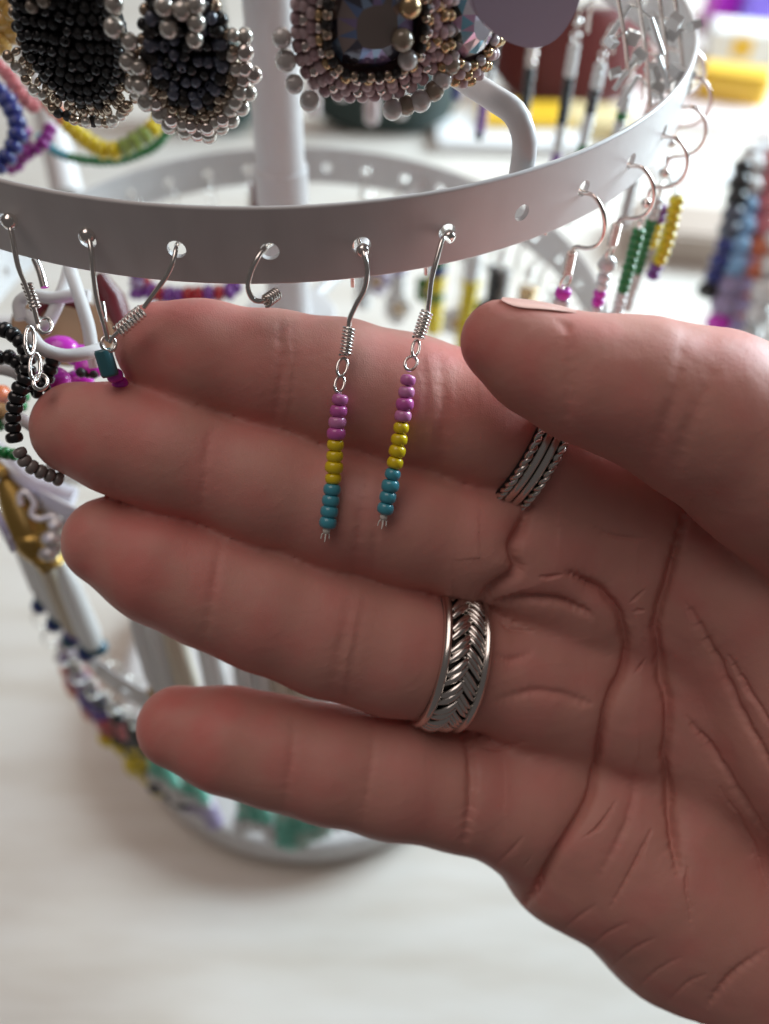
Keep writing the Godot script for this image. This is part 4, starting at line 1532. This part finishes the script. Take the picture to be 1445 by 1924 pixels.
func build_lower_tiers() -> void:
	# second ring, far side: strands seen under the band
	var far := [
		[19.4, "yellow and green strand beyond the band, beside the hook nearest the thumb tip", [["green_dark", 3], ["yellow", 9]], 0.030],
		[18.7, "dark green and navy strand on the far side of the second ring", [["navy", 4], ["green_dark", 6]], 0.022],
		[18.0, "yellow strand with a white top on the second ring's far side, beside the thumb tip", [["white_bead", 3], ["yellow", 14]], 0.034],
		[17.3, "black and white strand on the second ring, over the thumbnail", [["black_bead", 5], ["white_bead", 4], ["black_bead", 4]], 0.03],
		[16.6, "strand of grey beads ending black on the second ring, over the thumb", [["grey_bead", 4], ["black_bead", 5], ["white_bead", 3]], 0.028],
		[15.9, "gold flake drop on the second ring, over the middle of the thumb", [["gold_bead", 5], ["white_bead", 3], ["gold_bead", 4]], 0.03],
		[15.0, "teal and gold strand on the second ring near the pink bead", [["teal", 4], ["gold_bead", 4], ["grey_bead", 4]], 0.03],
		[14.1, "taupe bead drop on the second ring behind the right-hand coil", [["taupe", 12]], 0.032],
		[13.0, "white strand with magenta end on the second ring behind the green strands", [["white_bead", 8], ["magenta", 3]], 0.032],
		[20.3, "lilac grey strand on the second ring, left of the dark green one", [["lilac", 5], ["white_bead", 6]], 0.03],
		[21.2, "white drop strand on the far side of the second ring beside the hub", [["white_bead", 6], ["clear_bead", 4]], 0.028],
	]
	for s in far:
		var th := theta(s[0])
		var e := thing("strand_earring", s[1], "earring", Vector3.ZERO, "earrings on the far side of the second ring")
		var o := hole_at(2, theta(roundf(s[0])))
		var end := hang_wire(e, o, theta(roundf(s[0])), M.silver, Vector3(rng.randf_range(-0.08, 0.08), 0, 0), 0)
		var pat := []
		for q in s[2]: pat.append([M[q[0]], q[1]])
		strand_drop(e, end, s[3] * 1.35, 0.0033, 0.0036, pat)
	# larger charms between them
	var charms := [
		[12.4, "mustard flower charm behind the thumb's knuckle on the second ring", "amber", 0.022],
		[13.5, "gold disc charm on the second ring, above the thumb's knuckle", "gold_bead", 0.026],
		[14.6, "taupe shell charm on the second ring beneath the open silver hook", "taupe", 0.024],
		[15.5, "dark teal charm on the second ring, above the thumbnail", "teal_dark", 0.022],
		[16.3, "yellow charm on the second ring, above the thumb tip", "yellow", 0.024],
		[17.6, "black charm on the second ring, between the yellow strand and the thumb", "black_bead", 0.020],
		[18.4, "white shell charm on the second ring, right of the held earrings' hooks", "white_bead", 0.030],
		[19.0, "leaf green charm on the second ring, behind the held earrings' hooks", "green_dark", 0.022],
		[19.8, "white shell charm on the second ring, between the two held hooks", "white_bead", 0.032],
		[20.8, "lilac charm on the second ring, left of the held hooks", "lilac", 0.024],
	]
	for s in charms:
		var th := theta(s[0])
		var e := thing("charm_earring", s[1], "earring", Vector3.ZERO, "earrings on the far side of the second ring")
		var rh := theta(roundf(s[0] - 0.25))
		var o := hole_at(2, rh)
		var end := hang_wire(e, o, rh, M.silver, Vector3((th - rh) * cos(rh) * 3.0, 0, -(th - rh) * sin(rh) * 3.0), 1)
		var w := MB.new()
		var low: Vector3 = end + Vector3(rng.randf_range(-0.003, 0.003), -s[3], rng.randf_range(-0.002, 0.002))
		w.tube([end, low], 0.0003, 5)
		part("thread_wire", w, M.silver, e)
		for q in 5:
			var aa := TAU * q / 5
			part("charm_petal", ball(0.0026, 10), M[s[2]], e, Transform3D(Basis().scaled(Vector3(1, 1.25, 0.6)), low + Vector3(cos(aa) * 0.003, sin(aa) * 0.0038, 0)))
		part("charm_centre", ball(0.0022, 10), M.gold_bead, e, Transform3D(Basis(), low + Vector3(0, 0, 0.001)))
		part("top_bead", ball(0.0018, 10), M.clear_bead, e, Transform3D(Basis(), end + Vector3(0, -0.003, 0)))
	# bare hooks along the far side of the second ring, seen from inside
	var texts := ["bare ear hook on the second ring's far side, just left of the pole", "bare ear hook on the second ring's far side, second left of the pole", "bare ear hook on the second ring's far side, third left of the pole", "bare ear hook on the second ring's far side, fourth left of the pole", "bare ear hook on the second ring's far side, fifth left of the pole", "bare ear hook on the second ring, farthest left above the band"]
	for k in 6:
		var e := thing("ear_hook", texts[k], "earring", Vector3.ZERO, "bare hooks on the second ring")
		var th := theta(24 + k)
		hang_wire(e, hole_at(2, th), th, M.silver, Vector3.ZERO, k % 2)
	var rd := thing("strand_earring", "short dark red bead drop close beside the pole's foot on the second ring", "earring", Vector3.ZERO, "earrings on the far side of the second ring")
	var re := hang_wire(rd, hole_at(2, theta(23)), theta(23), M.silver, Vector3.ZERO, 0, true)
	strand_drop(rd, at(478, 345, 285), 0.012, 0.0018, 0.0024, [[M.maroon, 1]])
	# white quills all round the front of the second ring
	var q_text := ["first white quill with a teal tip at the left of the second ring", "second white quill with a teal tip, beside a yellow bead", "third white quill with a violet tip", "fourth white quill with a teal tip, nearest the ring finger", "white quill with a gold tip, leftmost between ring finger and little finger", "white quill with a gold tip, second between ring finger and little finger", "white quill with an amber tip, third between ring finger and little finger", "plain white quill, fourth between ring finger and little finger", "white quill with a coral tip, fifth between ring finger and little finger", "cream quill, sixth between ring finger and little finger", "white quill with a red tip, seventh between ring finger and little finger", "pale quill near where ring finger and little finger meet", "thin white quill behind the first gold-tipped one", "thin cream quill behind the fourth white one", "thin white quill behind the coral-tipped one"]
	var tips := ["teal_dark", "teal_dark", "violet", "teal_dark", "amber", "amber", "amber", "white_bead", "coral", "white_bead", "red", "white_bead", "amber", "cream_bead", "white_bead"]
	var at_i := [-3.15, -2.55, -2.0, -1.5, 0.1, 0.75, 1.35, 1.95, 2.55, 3.2, 3.9, 4.6, 0.42, 2.25, 2.88]
	for k in 15:
		var th := theta(at_i[k])
		var e := thing("quill_earring", q_text[k], "earring", Vector3.ZERO, "white quill earrings on the second ring")
		var o := hole_at(2, th)
		var end := hang_wire(e, o, th, M.silver, Vector3.ZERO, 1)
		var l := 0.040 if k > 3 else 0.036
		var m := MB.new()
		m.lathe([Vector2(0.0, 0.0), Vector2(0.0012, -0.001), Vector2(0.0026, -l * 0.3), Vector2(0.0031, -l * 0.85), Vector2(0.0024, -l), Vector2(0.0, -l)], 14, Transform3D(Basis(), end))
		part("quill", m, M.cream if k % 3 == 2 else M.quill, e)
		part("tip_bead", ball(0.0029, 12), M[tips[k]] if tips[k] != "cream_bead" else M.cream, e, Transform3D(Basis().scaled(Vector3(1.35, 0.9, 1)), end + Vector3(0, -l - 0.0013, 0)))
		if k < 4:
			part("tip_bead", ball(0.0025, 12), M.navy if k != 2 else M.teal_dark, e, Transform3D(Basis(), end + Vector3(-0.0022, -l - 0.003, 0.001)))
	var yb := thing("hook_earring", "single yellow bead drop between the teal-tipped quills", "earring", Vector3.ZERO)
	var ye := hang_wire(yb, hole_at(2, theta(-2)), theta(-2) - 0.02, M.silver, Vector3.ZERO, 1)
	strand_drop(yb, ye + Vector3(0.002, -0.001, -0.002), 0.02, 0.0015, 0.002, [[M.yellow, 1]])
	# coloured fringes on the third ring, left front
	var fr := [
		[-4.1, "lilac and orange fringe at the left end of the third ring", ["lilac", "violet", "lilac", "orange", "orange"], 0.026],
		[-3.5, "pale violet fringe with orange ends, second on the third ring", ["grey_bead", "lilac", "violet", "orange", "orange"], 0.028],
		[-2.9, "deep violet fringe, third on the third ring", ["lilac", "slate_bead", "violet", "violet_deep", "coral"], 0.026],
		[-2.3, "coral pink fringe with a yellow end, fourth on the third ring", ["slate_bead", "violet_deep", "coral", "coral", "yellow"], 0.028],
		[-1.8, "black and yellow fringe, fifth on the third ring", ["black_bead", "coral", "black_bead", "yellow", "yellow"], 0.036],
		[-1.2, "black fringe ending in big yellow beads, by the little fingertip", ["black_bead", "dark_bead", "yellow", "black_bead", "yellow"], 0.042],
		[-0.6, "mint fringe with dark ends under the little fingertip", ["black_bead", "mint", "mint", "white_bead", "dark_bead"], 0.046],
		[0.2, "mint and clear fringe under the little finger, left of the base's middle", ["mint", "pale_mint", "mint", "clear_bead", "lilac"], 0.046],
		[1.6, "pale mint fringe under the little finger", ["mint", "pale_mint", "mint", "clear_bead"], 0.046],
		[2.4, "bright mint fringe that hangs lowest over the base", ["mint", "mint", "pale_mint", "mint", "mint"], 0.056],
		[3.0, "mint fringe with white beads, right of the lowest one", ["mint", "white_bead", "mint", "mint", "pale_mint"], 0.052],
		[3.9, "clear fringe with a black end, rightmost under the little finger", ["clear_bead", "pale_mint", "clear_bead", "dark_bead"], 0.044],
	]
	for s in fr:
		var th := theta(s[0])
		var e := thing("fringe_earring", s[1], "earring", Vector3.ZERO, "fringe earrings on the third ring")
		var o := hole_at(3, th)
		var end := hang_wire(e, o, th, M.silver, Vector3.ZERO, 1)
		var out := Vector3(sin(th), 0, cos(th))
		var tan_ := Vector3(cos(th), 0, -sin(th))
		var cols: Array = s[2]
		for strand in 5:
			var d := tan_ * (strand - 2) * 0.0026 + out * rng.randf_range(-0.001, 0.002)
			var l: float = s[3] * rng.randf_range(0.85, 1.05)
			var a := end
			var b := end + d + Vector3(0, -l, 0)
			var w := MB.new()
			w.tube([a, b], 0.00025, 5)
			part("thread_wire", w, M.silver, e)
			var n := int(l / 0.0036)
			for q in n:
				var p := a.lerp(b, (q + 0.7) / n)
				var c: String = cols[mini(int(float(q) / n * cols.size() + rng.randf_range(-0.3, 0.3)), cols.size() - 1)]
				var rr := 0.0018 if q < n - 3 else (0.0033 if c == "yellow" or c == "orange" else 0.0027)
				part("bead", ball(rr * rng.randf_range(0.85, 1.1), 10), M[c], e, Transform3D(Basis().scaled(Vector3(1.2, 0.85, 1.1)), p))
	# gold flake and shell chain at the left edge
	var g := thing("flake_earring", "gold flake earring with a string of silver shells at the left edge", "earring", Vector3.ZERO)
	var m2 := MB.new()
	var pl := pts_at([[10, 900, 195], [45, 960, 195], [70, 1020, 197], [100, 1065, 199]], 6)
	var rr2 := []
	for i in pl.size(): rr2.append(lerpf(0.0012, 0.0052, sin(PI * minf(0.85, float(i) / pl.size() + 0.05))))
	m2.tube(pl, rr2, 12)
	part("gold_leaf", m2, M.gold_leaf, g)
	for q in [[-4, 880, 193, 0.0035], [22, 915, 194, 0.003], [58, 1010, 193, 0.0032], [86, 1050, 195, 0.003]]:
		part("gold_flake", ball(q[3], 8), M.gold_leaf, g, Transform3D(Basis(Vector3(1, 0, 0), 0.7).scaled(Vector3(1.2, 0.5, 0.9)), at(q[0], q[1], q[2])))
	var wl := MB.new()
	wl.tube(pts_at([[40, 950, 189], [38, 930, 189], [50, 925, 189], [66, 945, 189], [60, 965, 189], [75, 975, 189], [100, 970, 189], [110, 985, 189], [95, 1005, 190], [108, 1020, 190], [92, 1035, 190]], 6), 0.0008, 8)
	part("chain", wl, M.shell, g)
	for q in [[98, 1012, 189, 0.0021], [92, 1040, 190, 0.0019], [106, 985, 189, 0.0017], [104, 1030, 190, 0.0015]]:
		part("shell", ball(q[3], 12), M.shell, g, Transform3D(Basis().scaled(Vector3(1.2, 0.85, 1)), at(q[0], q[1], q[2])))
	# white ribbon-like bar below the black hoop (frosted quills lying along the second ring)
	var rb := thing("ribbon_earring", "frosted white ribbon loop along the second ring, left of the middle finger", "earring", Vector3.ZERO)
	var rm := MB.new()
	rm.tube(pts_at([[-30, 830, 200], [10, 860, 196], [60, 905, 190], [110, 925, 188], [140, 935, 188]], 6), 0.0022, 10)
	part("ribbon", rm, M.frosted, rb)
	var gb := thing("hoop_earring", "thin green and white bead hoop at the left edge beside the black hoop", "earring", Vector3.ZERO)
	thread_beads(gb, pts_at([[-30, 850, 158], [0, 850, 156], [34, 856, 155]], 6), 0.0012, 0.0016, [[M.green, 1]], 0.05, 10)
	thread_beads(gb, pts_at([[-30, 800, 160], [0, 795, 160], [30, 780, 160], [44, 740, 160]], 6), 0.0014, 0.0018, [[M.green, 2], [M.white_bead, 2]], 0.05, 10)
	thread_beads(gb, pts_at([[-10, 730, 160], [5, 760, 160], [0, 790, 160]], 6), 0.0022, 0.003, [[M.orange, 1], [M.tan_bead, 1]], 0.05, 10)


# ---------------------------------------------------------------- things farther back
func build_background() -> void:
	# loops of beads at the upper left, on the far left of the upper ring
	var specs := [
		["thick orange, yellow, green and teal strand looped under the black earring", [[88, 185, 216], [120, 225, 215], [160, 262, 214], [205, 284, 213], [250, 268, 213], [290, 238, 214], [315, 205, 216]], 0.0022, [["orange", 3], ["yellow", 6], ["lime", 3], ["yellow", 4], ["teal", 6]]],
		["thin green strand drooping in a loop across the white post", [[70, 255, 228], [110, 288, 228], [170, 302, 228], [230, 300, 228], [290, 276, 228], [320, 240, 228]], 0.0013, [["teal", 6], ["green", 20]]],
		["navy bead strand at the left edge beside the magenta loops", [[-10, 165, 190], [20, 200, 190], [34, 250, 190], [10, 300, 190], [-20, 320, 190]], 0.0021, [["navy", 10], ["black_bead", 6]]],
		["magenta bead strand curled below the navy one", [[96, 236, 205], [82, 268, 204], [50, 288, 204], [28, 270, 204], [46, 238, 204], [40, 300, 206], [8, 322, 208]], 0.0016, [["magenta_dark", 6], ["teal", 1], ["magenta_dark", 5]]],
		["coral pink strand at the top left edge", [[-10, 120, 190], [14, 138, 192], [40, 180, 194], [64, 200, 198]], 0.0017, [["coral", 6], ["pink", 4]]],
	]
	for s in specs:
		var e := thing("bead_strand", s[0], "bead strand", Vector3.ZERO, "bead strands hanging at the far left")
		var pat := []
		for q in s[3]: pat.append([M[q[0]], q[1]])
		thread_beads(e, pts_at(s[1], 8), s[2], s[2] * 1.25, pat, 0.05, 9)
	var cl := thing("bead_cluster", "yellow glass cluster at the top left corner beside the black earring", "earring", Vector3.ZERO)
	for q in [[10, 10, 150], [28, 28, 150], [6, 44, 151], [22, 60, 152], [34, 6, 150], [0, 80, 152]]:
		part("bead", ball(0.0021, 12), M.amber, cl, Transform3D(Basis(), at(q[0], q[1], q[2])))
	# a white upright behind the ring, left
	var post := MB.new()
	post.tube([at(128, 372, 300), at(112, 300, 305), at(92, 215, 312), at(70, 130, 320), at(40, 0, 334)], 0.0052, 16)
	solo("post", post, M.white_metal, "slender white post behind the ring at the left", "post")

	# a second stand's strands at the right edge
	var bar := thing("hanging_bar", "white bar at the right edge that carries the rainbow strands", "display bar", Vector3.ZERO)
	var bm := MB.new()
	bm.tube([at(1408, 292, 330), at(1500, 250, 338), at(1640, 200, 352)], 0.0035, 14)
	part("bar", bm, M.white_metal, bar)
	var leg := MB.new()
	var foot := at(1640, 200, 352)
	leg.tube([foot, Vector3(foot.x, 0.006, foot.z)], 0.005, 14)
	part("upright", leg, M.white_metal, bar)
	var ft := MB.new()
	ft.lathe([Vector2(0, 0.0), Vector2(0.05, 0.0), Vector2(0.052, 0.002), Vector2(0.052, 0.006), Vector2(0.05, 0.008), Vector2(0, 0.008)], 48, Transform3D(Basis(), Vector3(foot.x, 0.0003, foot.z)))
	part("base", ft, M.white_metal, bar)
	specs = [
		["black and navy strand, leftmost at the right edge", [[1398, 300, 326], [1380, 390, 328], [1356, 480, 332], [1328, 550, 338]], 0.0042, [["black_bead", 3], ["slate_bead", 2], ["navy", 3], ["black_bead", 4]]],
		["sky blue, magenta and violet strand at the right edge", [[1412, 296, 330], [1400, 400, 331], [1382, 480, 333], [1362, 560, 338], [1336, 650, 346]], 0.0054, [["white_bead", 2], ["sky", 4], ["lilac", 2], ["magenta", 1], ["periwinkle", 4], ["sky", 6]]],
		["periwinkle strand second from the right edge", [[1428, 290, 334], [1424, 420, 336], [1402, 520, 338], [1380, 600, 345], [1352, 690, 352]], 0.0056, [["lilac", 2], ["pink_pale", 3], ["periwinkle", 7], ["lilac", 3], ["sky", 5], ["violet", 3]]],
		["orange, yellow and green strand at the very right edge", [[1452, 286, 331], [1448, 380, 332], [1432, 450, 334], [1412, 520, 338], [1388, 590, 344]], 0.0058, [["coral", 4], ["orange", 6], ["lime", 3], ["green", 3], ["sky", 4]]],
		["white shell strand at the right edge, lowest", [[1460, 430, 332], [1446, 520, 335], [1420, 600, 342], [1384, 665, 350]], 0.0068, [["white_bead", 3], ["clear_bead", 3]]],
	]
	for s in specs:
		var e := thing("bead_strand", s[0], "bead strand", Vector3.ZERO, "rainbow strands at the right edge")
		var pat := []
		for q in s[3]: pat.append([M[q[0]], q[1]])
		var w := MB.new()
		var pl := pts_at(s[1], 8)
		w.tube(pl, 0.0008, 6)
		part("cord", w, M.white_cord, e)
		thread_beads(e, pl, s[2] * 0.9, s[2] * 1.35, pat, 0.1, 12)

	# packets and boxes on the table behind
	box("packet", "yellow packet lying on a white tray right of the far boxes", "packet", 1375, 205, Vector3(0.062, 0.026, 0.03), -0.25, M.packet_yellow, 0.012)
	box("tray", "flat white tray in the bright corner, under the yellow packet", "tray", 1350, 250, Vector3(0.14, 0.004, 0.07), -0.1, M.pinkish_card, 0.002)
	box("paper_sheet", "bright white sheet on the table right of the ring", "paper", 1310, 345, Vector3(0.06, 0.003, 0.035), -0.05, M.paper, 0.001)
	box("card_box", "shallow beige card box at the right behind the yellow strands", "box", 1300, 500, Vector3(0.085, 0.02, 0.045), -0.1, M.beige_card, 0.002)
	box("carton", "white carton with a yellow square label in the top right corner", "carton", 1400, 132, Vector3(0.07, 0.03, 0.04), -0.15, M.paper, 0.002)
	var lab := BoxMesh.new()
	lab.size = Vector3(0.017, 0.016, 0.0012)
	var ct: Node3D = get_node("carton")
	part("label", lab, M.packet_yellow, ct, Transform3D(Basis(), Vector3(-0.006, 0.019, 0.0205)))
	box("carton", "purple and blue carton behind the white one, top right corner", "carton", 1440, 78, Vector3(0.055, 0.06, 0.04), -0.1, M.violet_card, 0.002)
	box("carton", "small magenta carton left of the purple one, at the top", "carton", 1352, 52, Vector3(0.026, 0.05, 0.03), 0.1, M.magenta_card, 0.002)
	box("packet", "yellow packet with a white border below the maroon bag", "packet", 985, 262, Vector3(0.075, 0.014, 0.04), 0.05, M.packet_yellow, 0.004)
	box("packet", "pale yellow packet right of the bordered one, behind the green strands", "packet", 1120, 266, Vector3(0.06, 0.014, 0.04), -0.1, M.packet_pale, 0.004)
	box("tray", "white tray edge under the yellow packets, beyond the spoke", "tray", 960, 292, Vector3(0.12, 0.008, 0.05), 0.02, M.paper, 0.003)
	bag("bag", "maroon leather bag with a brown sheen behind the far strands", "bag", 1065, 212, Vector3(0.070, 0.075, 0.05), M.maroon_leather)
	bag("pouch", "dark green pouch behind the pole and the slate earring", "pouch", 390, 262, Vector3(0.045, 0.07, 0.04), M.dark_green)
	bag("pouch", "black and green pouch right of the pole behind the glass drops", "pouch", 715, 262, Vector3(0.062, 0.06, 0.04), M.dark_green_b)

func table_point(px: float, py: float) -> Vector3:
	var d := at(px, py, 1000.0) - CAM.origin
	return CAM.origin + d * (CAM.origin.y / -d.y)

func rounded_box(size: Vector3, r: float) -> MB:
	var m := MB.new()
	var h := size / 2
	r = minf(r, minf(h.x, minf(h.y, h.z)) * 0.95)
	# rounded in plan, with a small bevel above and below
	var profile := [[-h.y, r * 0.35], [-h.y + r * 0.35, 0.0], [h.y - r * 0.35, 0.0], [h.y, r * 0.35]]
	var rows := []
	for p in profile:
		var row := []
		for corner in 4:
			var sx: float = [1, -1, -1, 1][corner]
			var sz: float = [1, 1, -1, -1][corner]
			for k in 5:
				var a := PI / 2 * (corner + k / 4.0)
				var o := Vector3(cos(a), 0, sin(a))
				var c: Vector3 = Vector3(sx * (h.x - r), p[0], sz * (h.z - r)) + o * (r - p[1])
				row.append(m.vert(c, (o + Vector3(0, 0.9 if p[0] == h.y else (-0.9 if p[0] == -h.y else 0.0), 0)).normalized()))
		rows.append(row)
	for j in 3:
		for k in 20:
			m.quad(rows[j][k], rows[j][(k + 1) % 20], rows[j + 1][(k + 1) % 20], rows[j + 1][k])
	for e in 2:
		var src: Array = rows[0] if e == 0 else rows[3]
		var nn := Vector3(0, -1 if e == 0 else 1, 0)
		var c := m.vert(Vector3(0, -h.y if e == 0 else h.y, 0), nn)
		var ids := []
		for k in 20: ids.append(m.vert(m.v[src[k]], nn))
		for k in 20: m.tri(c, ids[k], ids[(k + 1) % 20])
	return m

func box(called: String, label: String, category: String, px: float, py: float, size: Vector3, turn: float, mat: Material, r: float) -> void:
	var o := table_point(px, py)
	var e := thing(called, label, category, Vector3(o.x, 0.0004, o.z - size.z / 2))
	e.rotation.y = turn
	part("body", rounded_box(size, r), mat, e, Transform3D(Basis(), Vector3(0, size.y / 2, 0)))
	if size.y > 0.015:
		var f := rounded_box(Vector3(size.x * 0.55, size.y * 0.22, 0.0008), 0.0004)
		part("lid" if called != "packet" else "flap", rounded_box(Vector3(size.x * 0.9, 0.0012, size.z * 0.8), 0.0005), mat, e, Transform3D(Basis(), Vector3(0, size.y + 0.0008, 0)))

func bag(called: String, label: String, category: String, px: float, py: float, size: Vector3, mat: Material) -> void:
	var o := table_point(px, py)
	var e := thing(called, label, category, Vector3(o.x, 0.0004, o.z - size.z / 2))
	var noise := FastNoiseLite.new()
	noise.seed = int(px)
	noise.frequency = 0.9
	var m := MB.new()
	var rows := []
	for j in 17:
		var t := j / 16.0
		var row := []
		for k in 40:
			var a := TAU * k / 40
			var swell := pow(sin(PI * (0.06 + t * 0.88)), 0.4)
			var wob := 1.0 + 0.10 * noise.get_noise_3d(cos(a) * 2, t * 3, sin(a) * 2)
			var p := Vector3(signf(cos(a)) * pow(absf(cos(a)), 0.7) * size.x * swell * wob, t * size.y * (1.0 + 0.06 * noise.get_noise_2d(a * 2, 3)), signf(sin(a)) * pow(absf(sin(a)), 0.7) * size.z * 0.5 * swell * wob * (1.0 - t * 0.55))
			row.append(m.vert(p, Vector3(cos(a), 0.35, sin(a)).normalized()))
		rows.append(row)
	for j in 16:
		for k in 40:
			m.quad(rows[j][k], rows[j][(k + 1) % 40], rows[j + 1][(k + 1) % 40], rows[j + 1][k])
	var c := m.vert(Vector3(0, size.y, 0), Vector3.UP)
	for k in 40: m.tri(c, rows[16][k], rows[16][(k + 1) % 40])
	part("body", m, mat, e)
	var h := MB.new()
	h.tube(smooth([Vector3(-size.x * 0.4, size.y * 0.96, 0), Vector3(-size.x * 0.35, size.y * 1.4, 0.002), Vector3(0, size.y * 1.6, 0.003), Vector3(size.x * 0.35, size.y * 1.4, 0.002), Vector3(size.x * 0.4, size.y * 0.96, 0)], 6), 0.002, 8)
	part("handle", h, mat, e)
